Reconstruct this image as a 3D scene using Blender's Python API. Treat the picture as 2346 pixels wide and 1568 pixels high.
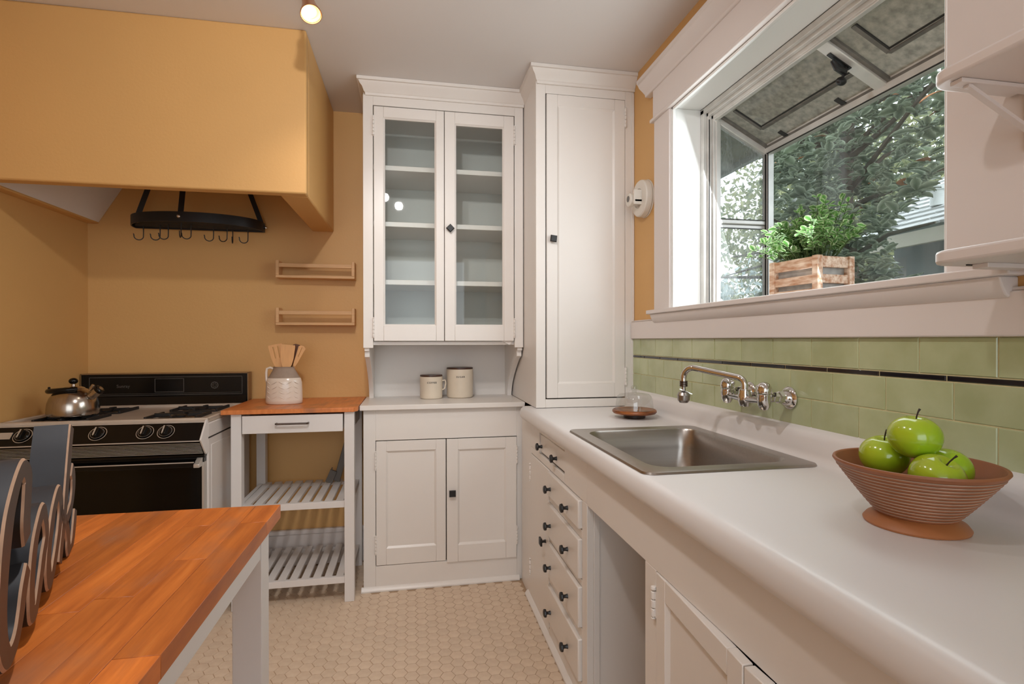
import bpy, bmesh, math, random
import numpy as np
from mathutils import Vector, Matrix
from math import sin, cos, pi, radians, atan2, sqrt, hypot

random.seed(7)
for o in list(bpy.data.objects):
    bpy.data.objects.remove(o)
SC = bpy.context.scene
COL = SC.collection

# ------------------------------------------------------------------ camera
CAM = Vector((0.0, 0.0, 1.22))
YAW, PIT, ROL, FPX = radians(10.70), radians(-0.185), radians(-0.045), 1220.0
Fv = Vector((sin(YAW) * cos(PIT), cos(YAW) * cos(PIT), sin(PIT)))
R0 = Vector((cos(YAW), -sin(YAW), 0)); U0 = R0.cross(Fv)
Rv = R0 * cos(ROL) + U0 * sin(ROL); Uv = -R0 * sin(ROL) + U0 * cos(ROL)
cd = bpy.data.cameras.new('camera'); cd.sensor_width = 36.0; cd.lens = 36.0 * FPX / 2346.0
cd.clip_start = 0.02; cd.clip_end = 200
cam = bpy.data.objects.new('camera', cd); COL.objects.link(cam)
cam.matrix_world = Matrix(((Rv.x, Uv.x, -Fv.x, CAM.x), (Rv.y, Uv.y, -Fv.y, CAM.y), (Rv.z, Uv.z, -Fv.z, CAM.z), (0, 0, 0, 1)))
SC.camera = cam

# ------------------------------------------------------------------ world, lights, exposure
W = bpy.data.worlds.new('overcast_sky'); SC.world = W; W.use_nodes = True
wn = W.node_tree.nodes; wl = W.node_tree.links
wn['Background'].inputs['Color'].default_value = (0.86, 0.94, 1.0, 1)
wn['Background'].inputs['Strength'].default_value = 3.1

SC.view_settings.view_transform = 'Standard'
SC.view_settings.look = 'None'
SC.view_settings.exposure = 0.0
SC.view_settings.gamma = 1.0
SC.view_settings.use_curve_mapping = False

def lamp(name, kind, loc, energy, color, target=None, size=None, size_y=None, spot=None, blend=0.5, spread=None):
    d = bpy.data.lights.new(name, kind); d.energy = energy; d.color = color
    o = bpy.data.objects.new(name, d); COL.objects.link(o); o.location = loc
    if target is not None:
        o.rotation_euler = (Vector(target) - Vector(loc)).to_track_quat('-Z', 'Y').to_euler()
    if kind == 'AREA':
        d.shape = 'RECTANGLE'; d.size = size; d.size_y = size_y or size
        if spread: d.spread = spread
    if kind in ('SPOT', 'POINT'):
        d.shadow_soft_size = size or 0.03
    if kind == 'SPOT':
        d.spot_size = spot; d.spot_blend = blend
    return o

WARM = (1.0, 0.97, 0.96)
# weak fill lamp added behind the camera, no source seen; daylight through the garden window
lamp('rear_fill_light', 'AREA', (-0.30, -1.75, 1.75), 1.5, (0.98, 0.98, 1.0), (0.25, 3.0, 1.35), 2.2, 1.5)
lamp('window_daylight', 'AREA', (1.172, 1.434, 1.76), 8.0, (0.90, 0.98, 1.0), (-1.0, 1.60, 1.05), 1.08, 0.74)
# track spots: the one in view and its unseen neighbours; the last is an added fill
lamp('track_spot_a', 'SPOT', (-0.325, 1.905, 2.29), 8, (1.0, 0.86, 0.70), (-0.175, 2.055, 1.32), 0.03, None, radians(125), 0.9)
lamp('track_spot_b', 'SPOT', (-0.20, 1.10, 2.33), 23, WARM, (0.85, 2.2, 1.0), 0.03, None, radians(110), 0.7)
lamp('track_spot_c', 'SPOT', (-0.15, 0.45, 2.33), 10.5, WARM, (1.0, 0.6, 1.0), 0.03, None, radians(110), 0.7)
lamp('track_spot_d', 'SPOT', (-0.10, 0.85, 2.33), 30, WARM, (-0.45, 2.4, 1.7), 0.03, None, radians(110), 0.8)
lamp('island_fill_spot', 'SPOT', (-0.20, 0.75, 2.33), 44, WARM, (-0.7, 0.8, 0.9), 0.03, None, radians(100), 0.8)  # unseen spot added to brighten the island and bounce into the room

# ------------------------------------------------------------------ materials
def srgb(r, g, b):
    f = lambda c: (c / 255 / 12.92) if c / 255 <= 0.04045 else ((c / 255 + 0.055) / 1.055) ** 2.4
    return (f(r), f(g), f(b), 1.0)

MATS = {}
def nt(name):
    m = bpy.data.materials.new(name); m.use_nodes = True
    MATS[name] = m
    return m, m.node_tree.nodes, m.node_tree.links, m.node_tree.nodes['Principled BSDF']

def mat(name, col, rough=0.5, metal=0.0, var=0.0, vscale=6.0, bump=0.0, bscale=60.0, col2=None, stretch=None, coat=0.0, emit=None, spec=None, objvar=0.0):
    m, n, l, b = nt(name)
    b.inputs['Roughness'].default_value = rough
    b.inputs['Metallic'].default_value = metal
    b.inputs['Base Color'].default_value = col
    if coat: b.inputs['Coat Weight'].default_value = coat; b.inputs['Coat Roughness'].default_value = 0.08
    if spec is not None: b.inputs['Specular IOR Level'].default_value = spec
    if emit:
        b.inputs['Emission Color'].default_value = emit[0]; b.inputs['Emission Strength'].default_value = emit[1]
    tc = n.new('ShaderNodeTexCoord'); mp = n.new('ShaderNodeMapping')
    l.new(tc.outputs['Object'], mp.inputs['Vector'])
    if stretch: mp.inputs['Scale'].default_value = stretch
    if var or col2:
        nz = n.new('ShaderNodeTexNoise'); nz.inputs['Scale'].default_value = vscale; nz.inputs['Detail'].default_value = 6
        l.new(mp.outputs['Vector'], nz.inputs['Vector'])
        rp = n.new('ShaderNodeValToRGB')
        c2 = col2 or tuple(max(0, c * (1 - var)) for c in col[:3]) + (1,)
        rp.color_ramp.elements[0].position = 0.35; rp.color_ramp.elements[0].color = c2
        rp.color_ramp.elements[1].position = 0.68; rp.color_ramp.elements[1].color = col
        l.new(nz.outputs['Fac'], rp.inputs['Fac'])
        out = rp.outputs['Color']
        if objvar:
            oi = n.new('ShaderNodeObjectInfo'); hs = n.new('ShaderNodeHueSaturation')
            mr = n.new('ShaderNodeMapRange'); mr.inputs['To Min'].default_value = 1 - objvar; mr.inputs['To Max'].default_value = 1 + objvar
            l.new(oi.outputs['Random'], mr.inputs['Value']); l.new(mr.outputs['Result'], hs.inputs['Value'])
            l.new(out, hs.inputs['Color']); out = hs.outputs['Color']
        l.new(out, b.inputs['Base Color'])
    if bump:
        nb = n.new('ShaderNodeTexNoise'); nb.inputs['Scale'].default_value = bscale; nb.inputs['Detail'].default_value = 3
        l.new(mp.outputs['Vector'], nb.inputs['Vector'])
        bp = n.new('ShaderNodeBump'); bp.inputs['Strength'].default_value = bump; bp.inputs['Distance'].default_value = 0.002
        l.new(nb.outputs['Fac'], bp.inputs['Height']); l.new(bp.outputs['Normal'], b.inputs['Normal'])
    return m

def thin_glass(name, tint=(1, 1, 1, 1), refl=0.10, dirt=0.0, dcol=(0.7, 0.72, 0.72, 1), dscale=4.0, base_dirt_haze=0.0, edge=0.6, stretch=None):
    m, n, l, b = nt(name)
    n.remove(b)
    out = n['Material Output']
    tr = n.new('ShaderNodeBsdfTransparent'); tr.inputs['Color'].default_value = tint
    gl = n.new('ShaderNodeBsdfGlossy'); gl.inputs['Roughness'].default_value = 0.02
    lw = n.new('ShaderNodeLayerWeight'); lw.inputs['Blend'].default_value = 0.25
    mr = n.new('ShaderNodeMapRange'); mr.inputs['To Min'].default_value = refl * 0.5; mr.inputs['To Max'].default_value = edge
    l.new(lw.outputs['Facing'], mr.inputs['Value'])
    pw = n.new('ShaderNodeMath'); pw.operation = 'POWER'; pw.inputs[1].default_value = 3.0
    l.new(lw.outputs['Facing'], pw.inputs[0]); l.new(pw.outputs[0], mr.inputs['Value'])
    mx = n.new('ShaderNodeMixShader'); l.new(mr.outputs['Result'], mx.inputs['Fac'])
    l.new(tr.outputs[0], mx.inputs[1]); l.new(gl.outputs[0], mx.inputs[2])
    res = mx
    if dirt or base_dirt_haze:
        tc = n.new('ShaderNodeTexCoord'); mp = n.new('ShaderNodeMapping'); l.new(tc.outputs['Object'], mp.inputs['Vector'])
        if stretch: mp.inputs['Scale'].default_value = stretch
        nz = n.new('ShaderNodeTexNoise'); nz.inputs['Scale'].default_value = dscale; nz.inputs['Detail'].default_value = 8; nz.inputs['Roughness'].default_value = 0.7
        l.new(mp.outputs['Vector'], nz.inputs['Vector'])
        m2 = n.new('ShaderNodeMapRange'); m2.inputs['From Min'].default_value = 0.35; m2.inputs['From Max'].default_value = 0.7
        m2.inputs['To Min'].default_value = base_dirt_haze; m2.inputs['To Max'].default_value = min(1.0, base_dirt_haze + dirt)
        l.new(nz.outputs['Fac'], m2.inputs['Value'])
        df = n.new('ShaderNodeBsdfDiffuse'); tl = n.new('ShaderNodeBsdfTranslucent')
        nz2 = n.new('ShaderNodeTexNoise'); nz2.inputs['Scale'].default_value = dscale * 14; nz2.inputs['Detail'].default_value = 5
        l.new(mp.outputs['Vector'], nz2.inputs['Vector'])
        rp = n.new('ShaderNodeValToRGB'); rp.color_ramp.elements[0].position = 0.3; rp.color_ramp.elements[1].position = 0.7
        rp.color_ramp.elements[0].color = tuple(c * 0.55 for c in dcol[:3]) + (1,); rp.color_ramp.elements[1].color = dcol
        l.new(nz2.outputs['Fac'], rp.inputs['Fac']); l.new(rp.outputs['Color'], df.inputs['Color']); l.new(rp.outputs['Color'], tl.inputs['Color'])
        ad = n.new('ShaderNodeMixShader'); ad.inputs['Fac'].default_value = 0.6
        l.new(df.outputs[0], ad.inputs[1]); l.new(tl.outputs[0], ad.inputs[2])
        m3 = n.new('ShaderNodeMixShader'); l.new(m2.outputs['Result'], m3.inputs['Fac']); l.new(res.outputs[0], m3.inputs[1]); l.new(ad.outputs[0], m3.inputs[2])
        res = m3
    l.new(res.outputs[0], out.inputs['Surface'])
    return m

PAINT = mat('white_gloss_paint', srgb(232, 226, 220), 0.32, var=0.03, vscale=3, bump=0.12, bscale=35)
PAINT_IN = mat('white_paint_cupboard_inside', srgb(214, 214, 208), 0.5, var=0.03, vscale=3)
TRIMW = mat('white_trim_paint', srgb(230, 222, 218), 0.35, var=0.03, vscale=3, bump=0.08, bscale=40)
CEIL = mat('ceiling_paint', srgb(228, 224, 222), 0.75, bump=0.1, bscale=120)
WALL = mat('tan_wall_paint', srgb(219, 172, 108), 0.5, var=0.05, vscale=2, bump=0.25, bscale=90)
GROUT = mat('tile_grout', srgb(226, 216, 172), 0.8, var=0.15, vscale=60)
TILE = mat('green_glazed_tile', srgb(190, 198, 158), 0.22, var=0.10, vscale=9, bump=0.05, bscale=20, col2=srgb(172, 180, 136), coat=0.4, objvar=0.06)
BLACKTILE = mat('black_liner_tile', srgb(22, 22, 30), 0.15, coat=0.5)
COUNTER = mat('white_laminate', srgb(230, 227, 226), 0.33, var=0.02, vscale=4, bump=0.03, bscale=180)
HEX = mat('cream_hex_tile', srgb(220, 198, 174), 0.45, var=0.08, vscale=25, col2=srgb(210, 186, 162), objvar=0.04)
HEXG = mat('floor_grout', srgb(186, 156, 126), 0.85, var=0.2, vscale=80)
STEEL = mat('brushed_steel', srgb(172, 166, 160), 0.30, 1.0, var=0.06, vscale=4, stretch=(1, 30, 30))
KETTLE = mat('kettle_steel', srgb(176, 166, 156), 0.20, 1.0, var=0.12, vscale=8, stretch=(30, 30, 1))
CHROME = mat('chrome', srgb(214, 212, 210), 0.07, 1.0)
ALU = mat('aluminium_frame', srgb(228, 226, 222), 0.45, 0.35, var=0.15, vscale=14)
ALUDARK = mat('dark_window_gasket', srgb(44, 42, 40), 0.6)
ALUGREY = mat('weathered_grey_frame', srgb(128, 124, 118), 0.6, 0.2, var=0.3, vscale=30)
BLACKIRON = mat('black_knob_iron', srgb(30, 29, 30), 0.38, var=0.2, vscale=60)
RACKIRON = mat('black_rack_iron', srgb(24, 24, 26), 0.42)
BLACKENAMEL = mat('black_enamel', srgb(12, 11, 11), 0.22, spec=0.3)
BLACKGLASS = mat('oven_door_glass', srgb(8, 8, 8), 0.08, spec=0.3)
STOVEWHITE = mat('stove_enamel', srgb(222, 216, 212), 0.25, coat=0.3, var=0.03)
COOKTOP = mat('cooktop_enamel', srgb(200, 184, 168), 0.3, coat=0.2, var=0.15, vscale=9)
SILVER = mat('silver_print', srgb(206, 202, 196), 0.35, 0.6)
PRINTDIM = mat('dim_grey_print', srgb(92, 88, 84), 0.4)
GRATE = mat('cast_iron_grate', srgb(26, 24, 24), 0.55, var=0.3, vscale=60)
NAVY = mat('slate_painted_wood', srgb(36, 39, 45), 0.5, var=0.1, vscale=60)
SIGNFACE = mat('dark_brown_letter_face', srgb(64, 48, 38), 0.45, var=0.25, vscale=18)
SIGNEDGE = mat('raw_wood_letter_edge', srgb(176, 142, 116), 0.6, var=0.2, vscale=60)
PINE = mat('light_beech', srgb(226, 180, 128), 0.5, var=0.12, vscale=10, stretch=(1, 12, 12))
CROCKW = mat('cream_glaze', srgb(226, 212, 198), 0.2, var=0.04, vscale=8, coat=0.4)
CROCKG = mat('raw_grey_stoneware', srgb(158, 138, 122), 0.7, var=0.12, vscale=40, bump=0.2, bscale=90)
CANIS = mat('cream_enamel', srgb(226, 212, 192), 0.35, var=0.06, vscale=14)
WALNUT = mat('dark_walnut_lid', srgb(72, 40, 26), 0.35, var=0.4, vscale=14, stretch=(1, 8, 8))
INK = mat('black_lettering', srgb(26, 24, 24), 0.6)
SPOONW = mat('bamboo_utensil', srgb(222, 168, 112), 0.5, var=0.12, vscale=14, stretch=(6, 6, 1))
SPOOND = mat('dark_wood_spoon', srgb(104, 58, 24), 0.45, var=0.3, vscale=20, stretch=(6, 6, 1))
APPLE = mat('green_apple_skin', srgb(150, 196, 34), 0.16, var=0.1, vscale=4, col2=srgb(176, 190, 44), coat=0.5, objvar=0.05)
STEM = mat('apple_stem', srgb(44, 30, 18), 0.6)
BOWLW = mat('brown_turned_wood', srgb(160, 100, 64), 0.5, var=0.25, vscale=7, bump=0.2, bscale=60)
BOWLF = mat('bowl_foot_wood', srgb(176, 112, 66), 0.45, var=0.15, vscale=7)
LIMED = mat('limewash_in_grooves', srgb(206, 180, 158), 0.7, var=0.35, vscale=25)
OLIVEW = mat('striped_acacia', srgb(176, 104, 52), 0.35, var=0.5, vscale=12, col2=srgb(78, 34, 14), stretch=(1, 1, 6))
DARKWOOD = mat('dark_wood_foot', srgb(58, 34, 22), 0.45, var=0.3, vscale=20)
CRATE = mat('whitewashed_pine', srgb(232, 208, 186), 0.7, var=0.3, vscale=16, col2=srgb(178, 126, 92), stretch=(5, 1, 5))
LINER = mat('grey_crate_liner', srgb(176, 172, 166), 0.7, var=0.25, vscale=40)
def leaf_mat(name, c1, c2, margin=None, vscale=8, trans=0.35, rough=0.35, objvar=0.3):
    m = mat(name, c1, rough, var=0.3, vscale=vscale, col2=c2, objvar=objvar)
    n, l = m.node_tree.nodes, m.node_tree.links; b = n['Principled BSDF']; out = n['Material Output']
    src = b.inputs['Base Color'].links[0].from_socket
    if margin:
        at = n.new('ShaderNodeAttribute'); at.attribute_name = 'margin'
        pw = n.new('ShaderNodeMath'); pw.operation = 'POWER'; pw.inputs[1].default_value = 2.2; l.new(at.outputs['Fac'], pw.inputs[0])
        mx = n.new('ShaderNodeMix'); mx.data_type = 'RGBA'; mx.inputs['B'].default_value = margin
        l.new(pw.outputs[0], mx.inputs['Factor']); l.new(src, mx.inputs['A']); src = mx.outputs['Result']; l.new(src, b.inputs['Base Color'])
    t = n.new('ShaderNodeBsdfTranslucent'); l.new(src, t.inputs['Color'])
    ms = n.new('ShaderNodeMixShader'); ms.inputs['Fac'].default_value = trans
    l.new(b.outputs[0], ms.inputs[1]); l.new(t.outputs[0], ms.inputs[2]); l.new(ms.outputs[0], out.inputs['Surface'])
    return m
LEAFP = leaf_mat('boxwood_leaf', srgb(142, 198, 98), srgb(76, 142, 62), srgb(240, 252, 210), 40, 0.55)
STEMG = mat('plant_stem', srgb(70, 88, 44), 0.6)
LEAFT = leaf_mat('glossy_dark_leaf', srgb(140, 154, 124), srgb(92, 108, 84), srgb(182, 192, 168), 8, 0.30, 0.28, 0.4)
LEAFF = leaf_mat('small_olive_leaf', srgb(168, 170, 124), srgb(100, 112, 80), None, 3, 0.3, 0.5, 0.0)
LEAFHAZE = leaf_mat('haze_paled_leaf', srgb(196, 208, 204), srgb(150, 166, 164), None, 3, 0.3, 0.6, 0.0)  # leaf colour paled to carry the haze of distance
DEADLEAF = mat('fallen_brown_leaf', srgb(176, 116, 72), 0.6)
BARK = mat('tree_bark', srgb(96, 84, 70), 0.8, var=0.3, vscale=20, bump=0.5, bscale=30)
SHINGLE = mat('weathered_roof_shingle', srgb(196, 198, 196), 0.8, var=0.15, vscale=20, objvar=0.08)
FASCIA = mat('cream_fascia', srgb(206, 200, 182), 0.6, var=0.08)
HOUSEW = mat('grey_stucco', srgb(112, 118, 114), 0.8, var=0.12, vscale=14)
EAVEW = mat('pale_eave_board', srgb(206, 210, 206), 0.6, var=0.15, vscale=12)
GRASS = mat('garden_ground', srgb(98, 100, 70), 0.9, var=0.4, vscale=2)
BULB = mat('lit_bulb', srgb(255, 236, 200), 0.3, emit=((1.0, 0.80, 0.52, 1), 9.0))
BULBREF = mat('bulb_reflector', srgb(255, 214, 160), 0.2, emit=((1.0, 0.62, 0.28, 1), 0.9))
LAMPMETAL = mat('copper_lamp_housing', srgb(196, 142, 104), 0.25, 0.9)
DEVICE = mat('off_white_plastic', srgb(226, 220, 210), 0.45)
DARKGREY = mat('grey_plastic', srgb(104, 98, 92), 0.5)
CARTW = mat('white_cart_lacquer', srgb(226, 222, 220), 0.38, var=0.02)
SHADOWGAP = mat('dark_gap', srgb(40, 34, 28), 0.8)
HANDLE = mat('satin_pull', srgb(108, 98, 92), 0.25, 0.9)

GLASS_CAB = thin_glass('cupboard_glass', (0.93, 0.96, 0.95, 1), 0.10, dirt=0.05, dcol=(0.75, 0.8, 0.8, 1), dscale=3, base_dirt_haze=0.03, edge=0.7)
GLASS_DOME = thin_glass('dome_glass', (0.93, 0.94, 0.93, 1), 0.22, edge=0.9, dirt=0.0)
GLASS_WIN = thin_glass('window_pane_glass', (0.96, 0.98, 0.98, 1), 0.08, dirt=0.09, dcol=(0.62, 0.68, 0.67, 1), dscale=5, base_dirt_haze=0.045, edge=0.6, stretch=(1, 2.5, 0.5))
GLASS_SIDE = thin_glass('side_pane_glass', (0.97, 0.99, 1.0, 1), 0.1, dirt=0.25, dcol=(0.86, 0.9, 0.9, 1), dscale=6, base_dirt_haze=0.22, edge=0.6, stretch=(2.5, 1, 0.6))  # base veil paints bright mist over the view, along with dirt
GLASS_ROOF = thin_glass('soiled_roof_glass', (0.8, 0.8, 0.78, 1), 0.06, dirt=0.3, dcol=(0.86, 0.80, 0.70, 1), dscale=3.5, base_dirt_haze=0.55, edge=0.4)

def wood_stave(name, c1, c2, c3):
    m, n, l, b = nt(name)
    b.inputs['Roughness'].default_value = 0.38
    tc = n.new('ShaderNodeTexCoord'); mp = n.new('ShaderNodeMapping'); mp.inputs['Scale'].default_value = (28, 2.2, 10)
    oi = n.new('ShaderNodeObjectInfo')
    ad = n.new('ShaderNodeVectorMath'); ad.operation = 'ADD'
    sc = n.new('ShaderNodeMath'); sc.operation = 'MULTIPLY'; sc.inputs[1].default_value = 37.0
    l.new(oi.outputs['Random'], sc.inputs[0]); l.new(tc.outputs['Object'], ad.inputs[0]); l.new(sc.outputs[0], ad.inputs[1])
    l.new(ad.outputs[0], mp.inputs['Vector'])
    nz = n.new('ShaderNodeTexNoise'); nz.inputs['Scale'].default_value = 2.2; nz.inputs['Detail'].default_value = 9; nz.inputs['Roughness'].default_value = 0.65
    l.new(mp.outputs['Vector'], nz.inputs['Vector'])
    rp = n.new('ShaderNodeValToRGB')
    rp.color_ramp.elements[0].position = 0.30; rp.color_ramp.elements[0].color = c2
    rp.color_ramp.elements[1].position = 0.62; rp.color_ramp.elements[1].color = c1
    e = rp.color_ramp.elements.new(0.82); e.color = c3
    l.new(nz.outputs['Fac'], rp.inputs['Fac'])
    hs = n.new('ShaderNodeHueSaturation'); mr = n.new('ShaderNodeMapRange'); mr.inputs['To Min'].default_value = 0.76; mr.inputs['To Max'].default_value = 1.22
    l.new(oi.outputs['Random'], mr.inputs['Value']); l.new(mr.outputs['Result'], hs.inputs['Value']); l.new(rp.outputs['Color'], hs.inputs['Color'])
    # worn grey patches
    n2 = n.new('ShaderNodeTexNoise'); n2.inputs['Scale'].default_value = 6; n2.inputs['Detail'].default_value = 7
    mp2 = n.new('ShaderNodeMapping'); mp2.inputs['Scale'].default_value = (2.0, 1.0, 1.0); l.new(tc.outputs['Object'], mp2.inputs['Vector']); l.new(mp2.outputs['Vector'], n2.inputs['Vector'])
    r2 = n.new('ShaderNodeMapRange'); r2.inputs['From Min'].default_value = 0.52; r2.inputs['From Max'].default_value = 0.70; r2.inputs['To Max'].default_value = 0.62
    l.new(n2.outputs['Fac'], r2.inputs['Value'])
    mx = n.new('ShaderNodeMix'); mx.data_type = 'RGBA'; mx.inputs['B'].default_value = srgb(146, 100, 74)
    l.new(r2.outputs['Result'], mx.inputs['Factor']); l.new(hs.outputs['Color'], mx.inputs['A']); l.new(mx.outputs['Result'], b.inputs['Base Color'])
    bp = n.new('ShaderNodeBump'); bp.inputs['Strength'].default_value = 0.12; bp.inputs['Distance'].default_value = 0.001
    l.new(nz.outputs['Fac'], bp.inputs['Height']); l.new(bp.outputs['Normal'], b.inputs['Normal'])
    return m
STAVE = wood_stave('butcher_block_stave', srgb(202, 112, 46), srgb(160, 80, 30), srgb(214, 130, 62))
CARTTOP = wood_stave('cart_top_wood', srgb(206, 126, 68), srgb(186, 106, 52), srgb(216, 140, 82))

# ------------------------------------------------------------------ geometry builder
class G:
    def __init__(s): s.v = []; s.f = []
    def add(s, vs, fs):
        b = len(s.v); s.v.extend([tuple(p) for p in vs]); s.f.extend([tuple(i + b for i in f) for f in fs]); return s
    def box(s, x0, x1, y0, y1, z0, z1):
        if x0 > x1: x0, x1 = x1, x0
        if y0 > y1: y0, y1 = y1, y0
        if z0 > z1: z0, z1 = z1, z0
        return s.add([(x0, y0, z0), (x1, y0, z0), (x1, y1, z0), (x0, y1, z0), (x0, y0, z1), (x1, y0, z1), (x1, y1, z1), (x0, y1, z1)],
                     [(0, 3, 2, 1), (4, 5, 6, 7), (0, 1, 5, 4), (1, 2, 6, 5), (2, 3, 7, 6), (3, 0, 4, 7)])
    def prism(s, poly, axis, a, b):
        """poly: 2-D points in the plane of the two other axes (x: (y,z); y: (x,z); z: (x,y))"""
        def mk(p, t):
            return {'x': (t, p[0], p[1]), 'y': (p[0], t, p[1]), 'z': (p[0], p[1], t)}[axis]
        n = len(poly)
        area = sum(poly[i][0] * poly[(i + 1) % n][1] - poly[(i + 1) % n][0] * poly[i][1] for i in range(n))
        if area < 0: poly = poly[::-1]
        if axis == 'y': poly = poly[::-1]
        if a > b: a, b = b, a
        vs = [mk(p, a) for p in poly] + [mk(p, b) for p in poly]
        fs = [tuple(range(n))[::-1], tuple(range(n, 2 * n))] + [(i, (i + 1) % n, n + (i + 1) % n, n + i) for i in range(n)]
        return s.add(vs, fs)
    def lathe(s, prof, c=(0, 0, 0), n=32, ax=None, up=None, capb=True, capt=True):
        """prof: (r, h) from bottom to top about the axis ax through c"""
        A = Vector(ax or (0, 0, 1)).normalized()
        X = A.orthogonal().normalized() if abs(A.z) < 0.999 else Vector((1, 0, 0)); Y = A.cross(X)
        c = Vector(c); vs = []; fs = []
        for r, h in prof:
            for i in range(n):
                t = 2 * pi * i / n
                vs.append(c + A * h + X * (r * cos(t)) + Y * (r * sin(t)))
        m = len(prof)
        for j in range(m - 1):
            for i in range(n):
                fs.append((j * n + i, j * n + (i + 1) % n, (j + 1) * n + (i + 1) % n, (j + 1) * n + i))
        if capb and prof[0][0] > 1e-6: fs.append(tuple(range(n))[::-1])
        if capt and prof[-1][0] > 1e-6: fs.append(tuple((m - 1) * n + i for i in range(n)))
        return s.add(vs, fs)
    def tube(s, pts, r, n=10, caps=True):
        pts = [Vector(p) for p in pts]; k = len(pts)
        rs = r if isinstance(r, (list, tuple)) else [r] * k
        vs = []; fs = []; N = None
        for i, p in enumerate(pts):
            t = (pts[min(i + 1, k - 1)] - pts[max(i - 1, 0)]).normalized()
            if N is None: N = t.orthogonal().normalized()
            N = (N - t * N.dot(t)).normalized(); B = t.cross(N)
            for j in range(n):
                a = 2 * pi * j / n
                vs.append(p + (N * cos(a) + B * sin(a)) * rs[i])
        for i in range(k - 1):
            for j in range(n):
                fs.append((i * n + j, i * n + (j + 1) % n, (i + 1) * n + (j + 1) % n, (i + 1) * n + j))
        if caps: fs.append(tuple(range(n))[::-1]); fs.append(tuple((k - 1) * n + j for j in range(n)))
        return s.add(vs, fs)
    def bar(s, a, b, w, h, up=(0, 0, 1)):
        """rectangular bar from a to b, w wide, h high along up"""
        a, b = Vector(a), Vector(b); t = (b - a).normalized(); u = Vector(up); u = (u - t * u.dot(t)).normalized(); q = t.cross(u)
        vs = [p + q * (sx * w / 2) + u * (sz * h / 2) for p in (a, b) for sx, sz in ((-1, -1), (1, -1), (1, 1), (-1, 1))]
        return s.add(vs, [(0, 1, 2, 3), (7, 6, 5, 4), (0, 4, 5, 1), (1, 5, 6, 2), (2, 6, 7, 3), (3, 7, 4, 0)])
    def sphere(s, c, r, sc=(1, 1, 1), n=16, m=10):
        c = Vector(c)
        vs = [c + Vector((0, 0, -r * sc[2]))]; fs = []
        for j in range(1, m):
            ph = -pi / 2 + pi * j / m
            for i in range(n):
                t = 2 * pi * i / n
                vs.append(c + Vector((r * sc[0] * cos(ph) * cos(t), r * sc[1] * cos(ph) * sin(t), r * sc[2] * sin(ph))))
        vs.append(c + Vector((0, 0, r * sc[2])))
        for i in range(n): fs.append((0, 1 + (i + 1) % n, 1 + i))
        for j in range(m - 2):
            for i in range(n):
                a = 1 + j * n
                fs.append((a + i, a + (i + 1) % n, a + n + (i + 1) % n, a + n + i))
        T = len(vs) - 1; a = 1 + (m - 2) * n
        for i in range(n): fs.append((a + i, a + (i + 1) % n, T))
        return s.add(vs, fs)

def set_margin(o):
    a = o.data.attributes.new('margin', 'FLOAT', 'POINT')
    k = len(o.data.vertices) // 3
    a.data.foreach_set('value', np.tile(np.array([1.0, 0.0, 1.0], dtype=np.float32), k))
    return o
WLOC = {}
def mesh_obj(name, g, m, parent=None, bevel=0.0, smooth=30, fix=False, seg=2):
    me = bpy.data.meshes.new(name)
    off = WLOC.get(parent.name, Vector((0, 0, 0))) if parent else Vector((0, 0, 0))
    vs = [(p[0] - off.x, p[1] - off.y, p[2] - off.z) for p in g.v]
    me.from_pydata(vs, [], g.f); me.update()
    if fix:
        bm = bmesh.new(); bm.from_mesh(me); bmesh.ops.recalc_face_normals(bm, faces=bm.faces); bm.to_mesh(me); bm.free()
    if m: me.materials.append(m)
    if smooth:
        me.polygons.foreach_set('use_smooth', [True] * len(me.polygons))
        me.set_sharp_from_angle(angle=radians(smooth))
    o = bpy.data.objects.new(name, me); COL.objects.link(o)
    if parent: o.parent = parent
    WLOC[o.name] = off
    if bevel:
        bv = o.modifiers.new('Bevel', 'BEVEL'); bv.width = bevel; bv.segments = seg; bv.limit_method = 'ANGLE'; bv.angle_limit = radians(35)
        bv.harden_normals = False
    return o

def tag(o, label, cat, group=None, kind=None):
    if label: o['label'] = label
    if cat: o['category'] = cat
    if group: o['group'] = group
    if kind: o['kind'] = kind
    return o
def thing(name, label, cat, loc, group=None, kind=None):
    o = bpy.data.objects.new(name, None); COL.objects.link(o); o.location = loc; o.empty_display_size = 0.05
    WLOC[o.name] = Vector(loc)
    return tag(o, label, cat, group, kind)
def struct(name, g, m, label=None, parent=None, **k):
    o = mesh_obj(name, g, m, parent, **k)
    if parent is None:
        o['kind'] = 'structure'
        if label: o['label'] = label
    return o
def single(name, g, m, label, cat, base, group=None, **k):
    """a thing that is one mesh, its origin at its base"""
    e = bpy.data.objects.new('tmp', None); WLOC['tmp'] = Vector(base)
    class P: name = 'tmp'
    me_off = Vector(base)
    g2 = G(); g2.v = [(p[0] - me_off.x, p[1] - me_off.y, p[2] - me_off.z) for p in g.v]; g2.f = g.f
    o = mesh_obj(name, g2, m, None, **k); o.location = base; WLOC[o.name] = me_off
    bpy.data.objects.remove(e)
    return tag(o, label, cat, group)
def copy_part(src, parent, dx=(0, 0, 0)):
    c = src.copy(); COL.objects.link(c); c.parent = parent; c.location = Vector(src.location) + Vector(dx)
    return c
def copy_tree(src, loc, label, group=None, parent=None):
    c = src.copy(); COL.objects.link(c); c.location = loc
    if parent: c.parent = parent
    if label: c['label'] = label
    for ch in src.children:
        d = ch.copy(); COL.objects.link(d); d.parent = c
        for g2 in ch.children:
            e = g2.copy(); COL.objects.link(e); e.parent = d
    return c
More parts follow.
